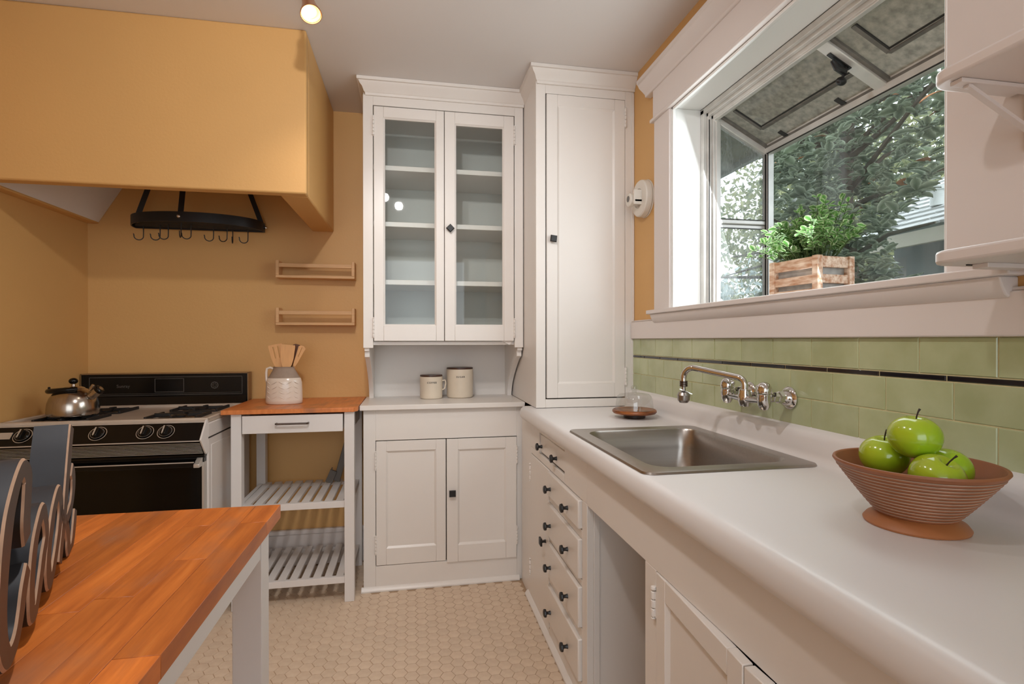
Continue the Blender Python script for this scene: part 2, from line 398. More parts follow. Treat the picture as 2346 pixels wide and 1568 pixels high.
def text_obj(name, body, size, m, parent, place, extrude=0.0004, bold=False, font_shear=0.0, spacing=1.0):
    """lettering as a mesh; place(x, y) -> world point (x along the line, y up)"""
    cu = bpy.data.curves.new(name, 'FONT'); cu.body = body; cu.size = size; cu.align_x = 'CENTER'; cu.align_y = 'CENTER'; cu.extrude = extrude
    cu.shear = font_shear; cu.space_character = spacing; cu.resolution_u = 3
    if bold: cu.offset = size * 0.02
    to = bpy.data.objects.new(name, cu); COL.objects.link(to)
    dg = bpy.context.evaluated_depsgraph_get(); me = bpy.data.meshes.new_from_object(to.evaluated_get(dg))
    g = G(); g.v = [place(v.co.x, v.co.y, v.co.z) for v in me.vertices]; g.f = [tuple(p.vertices) for p in me.polygons]
    bpy.data.objects.remove(to); bpy.data.meshes.remove(me)
    return mesh_obj(name, g, m, parent, smooth=0)

# ------------------------------------------------------------------ pixel rays (used only to lay out the lettering of the wooden sign)
def on_plane(px, py, p0, nrm):
    d = Fv + Rv * ((px - 1173) / FPX) - Uv * ((py - 784) / FPX)
    t = (Vector(p0) - CAM).dot(Vector(nrm)) / d.dot(Vector(nrm))
    return CAM + d * t

# ================================================================== SETTING
XR, XL, YB, ZC = 1.05, -1.615, 3.06, 2.48
YN = -2.3
WY0, WY1, WZ0, WZ1 = 0.868, 2.0, 1.352, 2.16     # window opening in the right wall

floor_g = G().box(XL - 0.1, XR + 0.12, YN, YB + 0.1, -0.05, -0.0015)
floor = struct('floor', floor_g, HEXG, 'floor of small cream hexagon tiles', smooth=0)
g = G().box(XL - 0.1, XR + 0.12, YN, YB + 0.1, ZC, ZC + 0.06)
struct('ceiling', g, CEIL, 'plain white kitchen ceiling', smooth=0)
g = G().box(XL - 0.1, XR + 0.12, YB, YB + 0.1, 0, ZC)
struct('wall_back', g, WALL, 'tan painted wall behind the stove', smooth=0)
g = G().box(XL - 0.1, XL, YN, YB, 0, ZC)
struct('wall_left', g, WALL, 'tan painted wall beside the stove', smooth=0)
wr = G()
wr.box(XR, XR + 0.12, YN, WY0 - 0.012, 0, ZC); wr.box(XR, XR + 0.12, WY1 + 0.012, YB, 0, ZC)
wr.box(XR, XR + 0.12, WY0 - 0.012, WY1 + 0.012, 0, WZ0 - 0.02); wr.box(XR, XR + 0.12, WY0 - 0.012, WY1 + 0.012, WZ1 + 0.012, ZC)
wall_right = struct('wall_right', wr, WALL, 'tan wall around the garden window with green tile below', smooth=0)
# wall behind the camera with a wide opening added to let sky light in
wf = G(); wf.box(XL - 0.1, -1.45, YN - 0.1, YN, 0, ZC); wf.box(0.75, XR + 0.12, YN - 0.1, YN, 0, ZC); wf.box(-1.45, 0.75, YN - 0.1, YN, 2.35, ZC); wf.box(-1.45, 0.75, YN - 0.1, YN, 0, 0.5)
struct('wall_front', wf, CEIL, 'white wall with a wide opening', smooth=0)

g = G(); g.box(-0.84, -0.23, YB - 0.018, YB, 0, 0.17); g.box(-0.84, -0.23, YB - 0.024, YB, 0.17, 0.195)
struct('baseboard_back', g, TRIMW, 'white baseboard behind the kitchen cart', bevel=0.004)

# hexagon floor tiles: the 300 that show largest are objects, the rest one part
F2F = 0.0495; S = F2F / sqrt(3)
def hexring(cx, cy, r):
    return [(cx + r * cos(k * pi / 3), cy + r * sin(k * pi / 3)) for k in range(6)]
cent = []
dx = 1.5 * S
nx = int(3.0 / dx)
for i in range(-70, 40):
    x = i * dx
    if not (-1.60 < x < 0.535): continue
    for j in range(0, 62):
        y = 1.42 + j * F2F + (F2F / 2 if i % 2 else 0)
        if y > 3.04: continue
        if x > -0.22 and y > 2.655: continue
        cent.append((x, y))
def vis_rank(c):
    x, y = c
    # floor that the photograph shows: between island, cart and base cabinets
    seen = (y > 1.86 and -0.34 * y < x < 0.535 and y < 2.67) or (y >= 1.9 and -0.50 < x < -0.2 and y < 3.0) or (-0.72 < x < -0.3 and y > 1.75 and y < 2.5)
    return (0 if seen else 1, y)
cent.sort(key=vis_rank)
rr = S - 0.0010
def hexgeo(g, cx, cy, z):
    t = hexring(cx, cy, rr - 0.0006); b = hexring(cx, cy, rr)
    vs = [(p[0], p[1], z) for p in t] + [(p[0], p[1], z - 0.002) for p in b]
    g.add(vs, [(0, 1, 2, 3, 4, 5)] + [(k + 6, (k + 1) % 6 + 6, (k + 1) % 6, k) for k in range(6)])
hg = G(); hexgeo(hg, 0, 0, 0.0)
proto = mesh_obj('hex_tile', hg, HEX, floor, smooth=0)
proto.location = (cent[0][0], cent[0][1], 0)
for cx, cy in cent[1:300]:
    c = proto.copy(); COL.objects.link(c); c.parent = floor; c.location = (cx, cy, random.uniform(-0.0003, 0.0002))
hg = G()
for cx, cy in cent[300:]: hexgeo(hg, cx, cy, random.uniform(-0.0003, 0.0002))
o = mesh_obj('hex_tile_field', hg, HEX, floor, smooth=0); o['kind'] = 'stuff'

# ------------------------------------------------------------------ wall tiles on the right wall (rows from the calibrated photograph)
def tile_geo(y0, y1, z0, z1, t=0.007):
    g = G(); e = 0.0012; b = 0.0016
    vs = []
    for x, i in ((XR - 0.001, e), (XR - t + b, e), (XR - t, e + b)):
        vs += [(x, y0 + i, z0 + i), (x, y1 - i, z0 + i), (x, y1 - i, z1 - i), (x, y0 + i, z1 - i)]
    fs = [(8, 11, 10, 9)]
    for r in (0, 4):
        for k in range(4): fs.append((r + k, r + 4 + k, r + 4 + (k + 1) % 4, r + (k + 1) % 4))
    return g.add(vs, fs)
g = G().box(XR - 0.0045, XR + 0.0, -0.6, 2.40, 0.985, 1.226)
mesh_obj('grout_bed', g, GROUT, wall_right, smooth=0)
def tile_row(z0, z1, start, pitch, name, m, y_hi=2.399, y_lo=-0.3):
    y = start
    ys = [y_hi] if y_hi - start > 0.01 else []
    while y > y_lo: ys.append(y); y -= pitch
    for a, b in zip(ys[:-1], ys[1:]):
        mesh_obj(name, tile_geo(b, a, z0, z1), m, wall_right, smooth=0)
tile_row(1.150, 1.226, 2.312, 0.1528, 'wall_tile', TILE)
tile_row(1.137, 1.150, 2.272, 0.1548, 'liner_tile', BLACKTILE)
tile_row(1.0615, 1.137, 2.236, 0.1524, 'wall_tile', TILE)
tile_row(0.985, 1.0615, 2.312, 0.1528, 'wall_tile', TILE)

# ------------------------------------------------------------------ trims on the right wall
g = G(); g.box(1.030, XR, -0.6, 2.395, 1.226, 1.306); g.box(1.034, XR, -0.6, 2.395, 1.306, 1.313)
struct('trim_1', g, TRIMW, 'white rail board above the green tiles', bevel=0.004)
# sill board with its cove apron
g = G(); g.box(1.0, 1.165, 0.735, 2.165, 1.332, 1.349)
g.prism([(1.050, 1.292), (1.034, 1.292), (1.022, 1.300), (1.012, 1.318), (1.008, 1.332), (1.050, 1.332)], 'y', 0.755, 2.145)
struct('trim_2', g, TRIMW, 'white window sill board with a cove below', bevel=0.003)
# casing: two side boards, head with crown
g = G()
g.box(1.028, XR, 2.006, 2.144, 1.349, 2.168); g.box(1.028, XR, 0.730, 0.868, 1.349, 2.168)
g.box(1.026, XR, 0.722, 2.152, 2.168, 2.30)
g.box(1.016, XR, 0.715, 2.163, 2.160, 2.174)
prof = [(1.05, 2.295), (1.020, 2.295), (1.018, 2.306), (1.006, 2.318), (0.990, 2.332), (0.984, 2.345), (0.978, 2.348), (0.978, 2.364), (1.05, 2.364)]
g.prism(prof, 'y', 0.675, 2.215)
struct('trim_3', g, TRIMW, 'white window casing with a crowned head', bevel=0.003)

# ------------------------------------------------------------------ garden window
win = thing('window_1', 'white garden window standing out over the yard', None, (1.16, 1.45, WZ0), kind='structure')
g = G()   # wooden jamb lining
g.box(1.034, 1.165, 2.0, 2.012, 1.349, WZ1); g.box(1.034, 1.165, 0.856, WY0, 1.349, WZ1); g.box(1.034, 1.165, 0.856, 2.012, WZ1, WZ1 + 0.012)
g.box(1.036, 1.050, 1.990, 2.0, 1.349, WZ1); g.box(1.036, 1.050, WY0, WY0 + 0.01, 1.349, WZ1); g.box(1.036, 1.050, WY0, 2.0, WZ1 - 0.01, WZ1)
mesh_obj('jamb', g, mat('bright_white_jamb', srgb(240, 240, 238), 0.4), win, bevel=0.002)
YO0, YO1 = 0.90, 1.965      # outer side planes
XO = 1.44
RZ0, RZ1 = 2.135, 2.010     # roof: at wall, at front
g = G().box(1.165, XO + 0.02, YO0 - 0.02, YO1 + 0.02, 1.335, 1.356)
mesh_obj('seat_board', g, TRIMW, win, bevel=0.002)
g = G()   # flange against the jamb: stepped channels
for x0, x1, t in ((1.163, 1.178, 0.014), (1.178, 1.194, 0.024), (1.194, 1.214, 0.034)):
    g.box(x0, x1, 1.99 - t, 2.0, 1.356, WZ1 - 0.005); g.box(x0, x1, WY0, WY0 + t, 1.356, WZ1 - 0.005)
    g.box(x0, x1, WY0, 2.0, WZ1 - 0.005 - t * 1.3, WZ1 - 0.002)
mesh_obj('flange', g, ALU, win, bevel=0.002)
g = G()
for z in (0.004,): 
    g.box(1.1635, 1.1655, 1.984, 1.9995, 1.356, WZ1 - 0.004); g.box(1.1635, 1.1655, WY0 + 0.001, WY0 + 0.016, 1.356, WZ1 - 0.004); g.box(1.1635, 1.1655, WY0, 1.9995, WZ1 - 0.02, WZ1 - 0.001)
g.box(1.180, 1.1835, 1.9635, 1.968, 1.356, 2.11)
mesh_obj('gasket', g, ALUDARK, win, smooth=0)
def frame(name, g, m=ALU): return mesh_obj(name, g, m, win, bevel=0.0025)
frame('corner_post', G().box(XO - 0.012, XO + 0.018, YO1 - 0.022, YO1 + 0.012, 1.356, RZ1 + 0.012))
frame('corner_post', G().box(XO - 0.012, XO + 0.018, YO0 - 0.012, YO0 + 0.022, 1.356, RZ1 + 0.012))
frame('front_head', G().box(XO - 0.016, XO + 0.02, YO0, YO1 - 0.01, RZ1 - 0.028, RZ1 + 0.014))
frame('front_sill', G().box(XO - 0.012, XO + 0.018, YO0, YO1, 1.354, 1.376))
for ys, nm in ((YO1, 'a'), (YO0, 'b')):
    g = G(); g.box(1.205, 1.225, ys - 0.014, ys + 0.012, 1.356, 2.10)
    frame('side_stile', g)
    g = G(); g.box(1.215, XO - 0.01, ys - 0.012, ys + 0.01, 1.692, 1.708); g.box(1.215, XO - 0.01, ys - 0.004, ys + 0.012, 1.675, 1.690)
    frame('meeting_rail', g)
    g = G(); g.box(1.215, XO - 0.01, ys - 0.012, ys + 0.01, 1.355, 1.374); frame('side_sill', g)
    g = G(); g.bar((1.20, ys, RZ0 - 0.022), (XO, ys, RZ1 - 0.022), 0.026, 0.024); frame('side_head', g)
    g = G(); g.add([(1.225, ys, 1.374), (XO - 0.012, ys, 1.374), (XO - 0.012, ys, 1.678), (1.225, ys, 1.678)], [(0, 1, 2, 3)])
    mesh_obj('pane', g, GLASS_SIDE, win, smooth=0)
    g = G(); g.add([(1.225, ys, 1.706), (XO - 0.012, ys, 1.706), (XO - 0.012, ys, RZ1 - 0.03), (1.225, ys, RZ0 - 0.045)], [(0, 1, 2, 3)])
    mesh_obj('pane', g, GLASS_SIDE, win, smooth=0)
g = G(); g.add([(XO, YO0 + 0.02, 1.376), (XO, YO1 - 0.022, 1.376), (XO, YO1 - 0.022, RZ1 - 0.026), (XO, YO0 + 0.02, RZ1 - 0.026)], [(0, 1, 2, 3)])
mesh_obj('pane', g, GLASS_WIN, win, smooth=0)
g = G(); g.box(XO - 0.013, XO - 0.010, YO1 - 0.026, YO1 - 0.023, 1.376, RZ1 - 0.028); g.box(XO - 0.016, XO - 0.012, YO0 + 0.02, YO1 - 0.022, RZ1 - 0.031, RZ1 - 0.028)
for ys in (YO1 - 0.014,):
    g.box(XO - 0.016, XO - 0.012, ys - 0.002, ys + 0.004, 1.37, RZ1 - 0.03); g.box(1.225, XO - 0.012, ys, ys + 0.003, 1.672, 1.675); g.box(1.225, XO - 0.012, ys, ys + 0.003, 1.708, 1.711)
mesh_obj('pane_seal', g, ALUDARK, win, smooth=0)
# sloping roof of two soiled panes with rafters
def roofz(x): return RZ0 + (RZ1 - RZ0) * (x - 1.20) / (XO - 1.20)
for y0, y1 in ((1.425, YO1 - 0.012), (YO0 + 0.012, 1.385)):
    g = G(); g.add([(1.212, y0, roofz(1.212)), (XO, y0, roofz(XO)), (XO, y1, roofz(XO)), (1.212, y1, roofz(1.212))], [(0, 1, 2, 3)])
    mesh_obj('roof_pane', g, GLASS_ROOF, win, smooth=0)
    g = G()   # seal and ledge lines on the pane
    xa, xb, ya, yb = 1.215, 1.345, y0, y1 - 0.085
    dz = -0.004
    g.bar((xb, y0, roofz(xb) + dz), (xb, yb, roofz(xb) + dz), 0.004, 0.004)
    g.bar((1.235, yb, roofz(1.235) + dz), (xb, yb, roofz(xb) + dz), 0.004, 0.004)
    mesh_obj('roof_seal', g, ALUDARK, win, smooth=0)
    g = G()
    g.bar((xb + 0.012, y0, roofz(xb) - 0.009), (xb + 0.012, yb + 0.012, roofz(xb) - 0.009), 0.016, 0.004)
    g.bar((1.235, yb + 0.010, roofz(1.235) + dz), (xb + 0.01, yb + 0.010, roofz(xb) - 0.009), 0.014, 0.004)
    mesh_obj('roof_ledge', g, ALUGREY, win, smooth=0)
    g = G()
    g.bar((1.432, y0, roofz(1.432) - 0.006), (1.432, y1, roofz(1.432) - 0.006), 0.018, 0.010)
    g.bar((1.212, y1 - 0.006, roofz(1.212) - 0.006), (XO, y1 - 0.006, roofz(XO) - 0.006), 0.014, 0.010)
    mesh_obj('roof_bead', g, ALUGREY, win, bevel=0.002)
g = G(); g.bar((1.205, 1.405, roofz(1.205) - 0.010), (XO + 0.005, 1.405, roofz(XO) - 0.010), 0.042, 0.022)
frame('rafter', g)
g = G(); g.box(1.197, 1.216, YO0, YO1, RZ0 - 0.030, RZ0 + 0.012); frame('roof_ridge', g)
# latch on the rafter
lx, lz = 1.285, roofz(1.285) - 0.021
g = G(); g.bar((lx - 0.04, 1.412, roofz(lx - 0.04) - 0.022), (lx + 0.035, 1.412, roofz(lx + 0.035) - 0.022), 0.014, 0.006)
g.tube([(lx - 0.028, 1.412, lz), (lx - 0.01, 1.414, lz - 0.018), (lx + 0.018, 1.415, lz - 0.030), (lx + 0.024, 1.416, lz - 0.012)], [0.006, 0.010, 0.011, 0.007], 10)
g.tube([(lx + 0.016, 1.415, lz - 0.026), (lx + 0.014, 1.416, lz - 0.046)], [0.005, 0.004], 8)
g.sphere((lx + 0.008, 1.416, lz - 0.058), 0.014, (1.25, 0.8, 0.95))
mesh_obj('latch', g, BLACKIRON, win)
for y in (1.83, 1.55):
    g = G(); g.bar((1.395, y, roofz(1.395) - 0.008), (1.432, y - 0.006, roofz(1.432) - 0.010), 0.020, 0.004); mesh_obj('clip', g, ALUDARK, win)

# ================================================================== RANGE HOOD (plastered)
HZ, HY0, HX1 = 1.815, 2.28, -0.418
hood = thing('range_hood', 'tan plastered range hood hanging from the ceiling over the stove', 'hood', (-1.0, 2.67, HZ))
g = G().box(XL, HX1, HY0, HY0 + 0.055, HZ, ZC); mesh_obj('front_panel', g, WALL, hood, bevel=0.007)
g = G().prism([(HX1, HZ), (HX1 - 0.112, HZ), (HX1 - 0.112, ZC), (HX1, ZC)], 'y', HY0 + 0.054, YB); mesh_obj('side_panel', g, WALL, hood, bevel=0.007)
g = G().box(XL, XL + 0.05, HY0 + 0.054, YB, HZ, HZ + 0.06); mesh_obj('wall_strip', g, WALL, hood, bevel=0.004)
g = G().add([(XL + 0.05, HY0 + 0.055, HZ + 0.008), (XL + 0.05, YB - 0.001, HZ + 0.008), (XL + 0.40, YB - 0.001, 2.40), (XL + 0.40, HY0 + 0.055, 2.40),
             (XL + 0.03, HY0 + 0.055, HZ + 0.03), (XL + 0.03, YB - 0.001, HZ + 0.03), (XL + 0.38, YB - 0.001, 2.42), (XL + 0.38, HY0 + 0.055, 2.42)],
            [(0, 1, 2, 3), (7, 6, 5, 4), (0, 4, 5, 1), (1, 5, 6, 2), (2, 6, 7, 3), (3, 7, 4, 0)])
o = mesh_obj('sloped_lining', g, CEIL, hood, smooth=0); o['label'] = 'white sloped lining board'

# ------------------------------------------------------------------ pot rack and hooks
RKZ = 1.795
rack = thing('pot_rack', 'black half oval iron pot rack hanging under the hood', 'pot rack', (-1.075, 3.0, RKZ))
RX0, RX1, RY = -1.385, -0.765, 3.035
RC = (RX0 + RX1) / 2; RA = (RX1 - RX0) / 2; RB = 0.215
def arc(t, k=1.0): return (RC - RA * k * cos(t), RY - RB * k * sin(t) ** 0.8 if sin(t) > 0 else RY)
g = G(); N = 40; vs = []; fs = []
for i in range(N + 1):
    t = pi * i / N
    for k in (1.0, 0.985):
        x, y = arc(t, k)
        vs += [(x, y, RKZ), (x, y, RKZ + 0.048)]
for i in range(N):
    a = 4 * i; b = a + 4
    fs += [(a, b, b + 1, a + 1), (a + 3, b + 3, b + 2, a + 2), (a + 1, b + 1, b + 3, a + 3), (a + 2, b + 2, b, a)]
fs += [(0, 1, 3, 2), (4 * N, 4 * N + 2, 4 * N + 3, 4 * N + 1)]
g.add(vs, fs); mesh_obj('front_band', g, RACKIRON, rack, fix=True)
g = G().box(RX0, RX1, RY - 0.005, RY, RKZ, RKZ + 0.022); mesh_obj('back_bar', g, RACKIRON, rack)
for k in range(6):
    yy = RY - 0.03 - k * 0.028
    s_ = max(0.0, 1 - ((RY - yy) / RB) ** 1.6) ** 0.5
    g = G().tube([(RC - RA * s_ * 0.985, yy, RKZ + 0.008), (RC + RA * s_ * 0.985, yy, RKZ + 0.008)], 0.0032, 6); mesh_obj('grid_wire', g, RACKIRON, rack)
for px in (-1.24, -1.075, -0.91):
    g = G().tube([(px, RY - 0.003, RKZ + 0.013), (px, RY - RB * 0.86 if abs(px - RC) > 0.1 else RY - RB * 0.98, RKZ + 0.013)], 0.003, 6); mesh_obj('cross_wire', g, RACKIRON, rack)
top = Vector((-1.075, 2.99, 2.44))
for a in ((RX0 + 0.02, RY - 0.045, RKZ + 0.024), (RC - 0.02, RY - RB + 0.004, RKZ + 0.024), (RX1 - 0.005, RY - 0.02, RKZ + 0.020)):
    A = Vector(a); B = A.lerp(Vector((A.x * 0.28 + top.x * 0.72, A.y * 0.4 + top.y * 0.6, 2.44)), 1.0)
    w = 0.024
    g = G().bar(A, B, w, 0.004, up=(0.2, -1, 0)); mesh_obj('hanging_strap', g, RACKIRON, rack)
for a in ((RC - 0.024, RY - RB - 0.004, RKZ + 0.024), (RX1 + 0.006, RY - 0.012, RKZ + 0.024)):
    g = G().sphere(a, 0.0095, (1, 1, 1), 12, 8); o = mesh_obj('acorn_nut', g, CHROME, rack); o['label'] = 'small chrome acorn nut'
def hook_geo():
    g = G(); pts = []
    for i in range(9):
        t = pi * i / 8
        pts.append((0.0, 0.010 * cos(t), 0.0 + 0.010 * sin(t)))
    pts = pts[::-1]
    pts += [(0, 0.010, -0.02), (0, 0.010, -0.045)]
    for i in range(1, 13):
        t = pi * 1.05 * i / 12
        pts.append((0.0, 0.010 - 0.020 + 0.020 * cos(t), -0.060 - 0.020 * sin(t)))
    pts.append((0, -0.032, -0.05))
    return g.tube(pts, 0.0024, 7)
hooks = [(318, 0), (352, 1), (373, 2), (403, 3), (418, 4), (459, 5), (490, 6), (497, 7), (533, 8)]
ords = ['first', 'second', 'third', 'fourth', 'fifth', 'sixth', 'seventh', 'eighth', 'ninth']
hp = None
hx = [-1.335, -1.255, -1.205, -1.115, -1.09, -1.00, -0.935, -0.915, -0.845]
hy = [2.98, 2.97, 2.94, 2.88, 2.91, 2.95, 2.95, 3.0, 2.98]
hrot = [1.2, 1.35, 1.3, 0.15, 1.3, 1.0, -0.7, 0.1, 1.15]
for i in range(9):
    lab = 'black S hook hanging from the pot rack, %s from its left end' % ords[i]
    if hp is None:
        hp = mesh_obj('pot_hook', hook_geo(), RACKIRON, None); h = tag(hp, lab, 'hook', 'hooks on the pot rack')
    else:
        h = hp.copy(); COL.objects.link(h); h['label'] = lab
    h.location = (hx[i], hy[i], RKZ + 0.011); h.rotation_euler = (0, 0, hrot[i] - pi / 2 * 0 + 0.15)
    h.rotation_euler[2] = pi / 2 * -1 + hrot[i] * 0.25 if i not in (3, 7) else 0.2

# ================================================================== STOVE
SX0, SX1, SYF, SYB = -1.605, -0.843, 2.445, 3.03
stove = thing('stove', 'black and white gas stove with a black backguard under the hood', 'stove', ((SX0 + SX1) / 2, 2.75, 0))
g = G().box(SX0, SX1, SYF, SYB, 0.06, 0.872); mesh_obj('body', g, STOVEWHITE, stove, bevel=0.005)
g = G().box(SX1 - 0.002, SX1 + 0.0015, SYF + 0.035, SYB - 0.12, 0.10, 0.775); o = mesh_obj('side_panel', g, STOVEWHITE, stove, bevel=0.0015)
g = G().box(SX1 - 0.002, SX1 + 0.0012, SYF, SYB, 0.806, 0.812); mesh_obj('side_seam', g, SHADOWGAP, stove, smooth=0)
g = G()   # cooktop: pan with a raised lip
g.box(SX0, SX1, SYF - 0.012, SYB - 0.03, 0.872, 0.884)
g.box(SX0, SX1, SYF - 0.014, SYF + 0.012, 0.878, 0.895); g.box(SX0, SX0 + 0.02, SYF, SYB - 0.03, 0.878, 0.895); g.box(SX1 - 0.02, SX1, SYF, SYB - 0.03, 0.878, 0.895)
g.box(SX0, SX1, SYB - 0.075, SYB - 0.03, 0.878, 0.897)
mesh_obj('cooktop', g, COOKTOP, stove, bevel=0.004)
# control panel leaning out, with its end cheeks
yt, yb_ = SYF - 0.016, SYF - 0.078
g = G().prism([(yt, 0.880), (yb_, 0.812), (yb_ + 0.006, 0.806), (SYF, 0.806), (SYF, 0.880)], 'x', SX0 + 0.004, SX1 - 0.004)
mesh_obj('control_panel', g, BLACKENAMEL, stove, bevel=0.002)
g = G().prism([(yt - 0.004, 0.888), (yb_ - 0.004, 0.814), (SYF - 0.030, 0.752), (SYF - 0.022, 0.745), (SYF, 0.750), (SYF, 0.888)], 'x', SX1 - 0.006, SX1 + 0.001)
mesh_obj('end_cheek', g, STOVEWHITE, stove, bevel=0.0015)
g = G().prism([(yt - 0.004, 0.888), (yb_ - 0.004, 0.814), (SYF - 0.030, 0.752), (SYF, 0.750), (SYF, 0.888)], 'x', SX0 - 0.001, SX0 + 0.006)
mesh_obj('end_cheek', g, STOVEWHITE, stove, bevel=0.0015)
g = G(); g.bar((SX0 + 0.006, yb_ - 0.003, 0.811), (SX1 - 0.006, yb_ - 0.003, 0.811), 0.004, 0.004); g.bar((SX0 + 0.006, yt - 0.003, 0.880), (SX1 - 0.006, yt - 0.003, 0.880), 0.004, 0.005)
mesh_obj('chrome_strip', g, SILVER, stove)
g = G()   # grille under the panel
g.prism([(yb_ + 0.010, 0.806), (SYF - 0.026, 0.745), (SYF + 0.01, 0.745), (SYF + 0.01, 0.806)], 'x', SX0 + 0.006, SX1 - 0.006)
mesh_obj('grille_back', g, BLACKENAMEL, stove)
for k in range(8):
    t = (k + 1.2) / 9.4
    y = (yb_ + 0.006) * (1 - t) + (SYF - 0.030) * t; z = 0.806 * (1 - t) + 0.745 * t
    g = G().bar((SX0 + 0.008, y, z), (SX1 - 0.008, y, z), 0.0017, 0.0024, up=(0, -1, 0.3)); mesh_obj('grille_rib', g, SILVER, stove)
# knobs on the leaning panel
nrm = Vector((0, -(0.880 - 0.812), yt - yb_ )).normalized(); nrm = Vector((0, -0.74, 0.673)).normalized()
tdir = Vector((0, yb_ - yt, 0.812 - 0.880)).normalized(); nrm = Vector((0, tdir.z, -tdir.y)).normalized()
if nrm.y > 0: nrm = -nrm
upd = -tdir
def ring(g, c, r, w, n=28, a0=0.0, a1=2 * pi, ax=nrm, ux=Vector((1, 0, 0)), uy=upd, h=0.0008):
    vs = []; fs = []
    for i in range(n + 1):
        a = a0 + (a1 - a0) * i / n
        d = ux * cos(a) + uy * sin(a)
        vs += [c + d * (r - w / 2) + ax * h, c + d * (r + w / 2) + ax * h]
    for i in range(n): fs.append((2 * i, 2 * i + 1, 2 * i + 3, 2 * i + 2))
    g.add(vs, fs)
for kx, dash in ((-0.985, 0), (-1.062, 0), (-1.232, 1), (-1.415, 0), (-1.492, 0)):
    C = Vector((kx, (yt + yb_) / 2, 0.8465)) + nrm * 0.001
    g = G(); ring(g, C, 0.031, 0.0022)
    mesh_obj('dial_ring', g, SILVER, stove, smooth=0)
    g = G().lathe([(0.0235, 0), (0.0235, 0.004), (0.020, 0.009), (0.0, 0.009)], C, 24, nrm)
    kb = mesh_obj('control_knob', g, BLACKENAMEL, stove)
    g = G(); ring(g, C + nrm * 0.0035, 0.0222, 0.003, a0=pi * 0.75, a1=pi * 2.45, h=0.0012); mesh_obj('knob_ring', g, SILVER, kb, smooth=0)
    g = G().bar(C + upd * -0.019 + nrm * 0.013, C + upd * 0.019 + nrm * 0.013, 0.012, 0.012, up=nrm); mesh_obj('knob_grip', g, BLACKENAMEL, kb, bevel=0.002)
    g = G().bar(C + upd * -0.017 + nrm * 0.0155 + Vector((-0.005, 0, 0)), C + upd * 0.019 + nrm * 0.0155 + Vector((-0.005, 0, 0)), 0.005, 0.009, up=nrm); mesh_obj('knob_pointer', g, SILVER, kb)
C = Vector((-1.562, (yt + yb_) / 2, 0.848)) + nrm * 0.001
g = G().bar(C + Vector((-0.03, 0, 0)), C + Vector((0.032, 0, 0)), 0.030, 0.002, up=nrm); mesh_obj('badge', g, SILVER, stove)
# oven door
g = G().box(SX0 + 0.006, SX1 - 0.006, SYF - 0.034, SYF, 0.235, 0.735); mesh_obj('oven_door', g, BLACKGLASS, stove, bevel=0.004)
g = G().box(SX0 + 0.006, SX1 - 0.006, SYF - 0.026, SYF, 0.735, 0.748); mesh_obj('door_cap', g, BLACKENAMEL, stove)
g = G(); g.box(SX1 - 0.012, SX1 - 0.004, SYF - 0.0365, SYF - 0.006, 0.235, 0.715); mesh_obj('door_edge_strip', g, SILVER, stove)
g = G(); g.bar((SX0 + 0.05, SYF - 0.060, 0.712), (SX1 - 0.028, SYF - 0.060, 0.712), 0.016, 0.022); hb = mesh_obj('door_handle', g, BLACKENAMEL, stove, bevel=0.003)
g = G(); g.bar((SX0 + 0.05, SYF - 0.070, 0.722), (SX1 - 0.03, SYF - 0.070, 0.722), 0.003, 0.004); mesh_obj('handle_strip', g, SILVER, hb)
for xx in (SX1 - 0.020, SX0 + 0.020):
    g = G().prism([(SYF - 0.074, 0.700), (SYF - 0.074, 0.714), (SYF - 0.034, 0.735), (SYF - 0.034, 0.700)], 'x', xx - 0.011, xx + 0.011)
    mesh_obj('handle_bracket', g, SILVER, hb, bevel=0.002)
g = G().box(SX0 + 0.006, SX1 - 0.006, SYF - 0.030, SYF, 0.075, 0.225); mesh_obj('drawer', g, STOVEWHITE, stove, bevel=0.006)
for x in (SX0 + 0.06, SX1 - 0.06):
    for y in (SYF + 0.05, SYB - 0.06):
        g = G().lathe([(0.02, 0.001), (0.02, 0.01), (0.012, 0.015), (0.012, 0.06)], (x, y, 0), 14); mesh_obj('leveling_foot', g, BLACKIRON, stove)
# backguard
BY = 2.985
g = G().box(SX0, SX1 + 0.004, BY, SYB + 0.012, 0.885, 1.050); mesh_obj('backguard', g, BLACKENAMEL, stove, bevel=0.003)
g = G(); g.box(SX0 - 0.002, SX1 + 0.006, BY - 0.003, SYB + 0.014, 1.050, 1.054); g.box(SX1 + 0.003, SX1 + 0.007, BY - 0.003, SYB + 0.014, 0.90, 1.054); g.box(SX0 - 0.003, SX0, BY - 0.003, SYB, 0.90, 1.054)
mesh_obj('backguard_trim', g, mat('tan_metal_trim', srgb(150, 122, 88), 0.35, 0.6), stove)
g = G().prism([(BY - 0.016, 0.897), (BY - 0.002, 0.935), (BY + 0.004, 0.935), (BY + 0.004, 0.897)], 'x', SX0 + 0.004, SX1 - 0.002); mesh_obj('backguard_foot', g, BLACKENAMEL, stove)
def hrect(g, x0, x1, z0, z1, w=0.0022, y=BY - 0.0012):
    g.box(x0, x1, y, BY, z0, z0 + w); g.box(x0, x1, y, BY, z1 - w, z1); g.box(x0, x0 + w, y, BY, z0, z1); g.box(x1 - w, x1, y, BY, z0, z1)
g = G(); hrect(g, SX0 + 0.034, SX1 - 0.022, 0.943, 1.036); g.box(SX0 + 0.05, SX1 - 0.03, BY - 0.0012, BY, 0.951, 0.9525); hrect(g, -1.277, -1.142, 0.958, 1.027)
mesh_obj('panel_outline', g, PRINTDIM, stove, smooth=0)
text_obj('nameplate', 'Sunray', 0.022, PRINTDIM, stove, lambda x, y, z: (-1.420 + x, BY - 0.0006 - z, 0.990 + y), 0.0005)
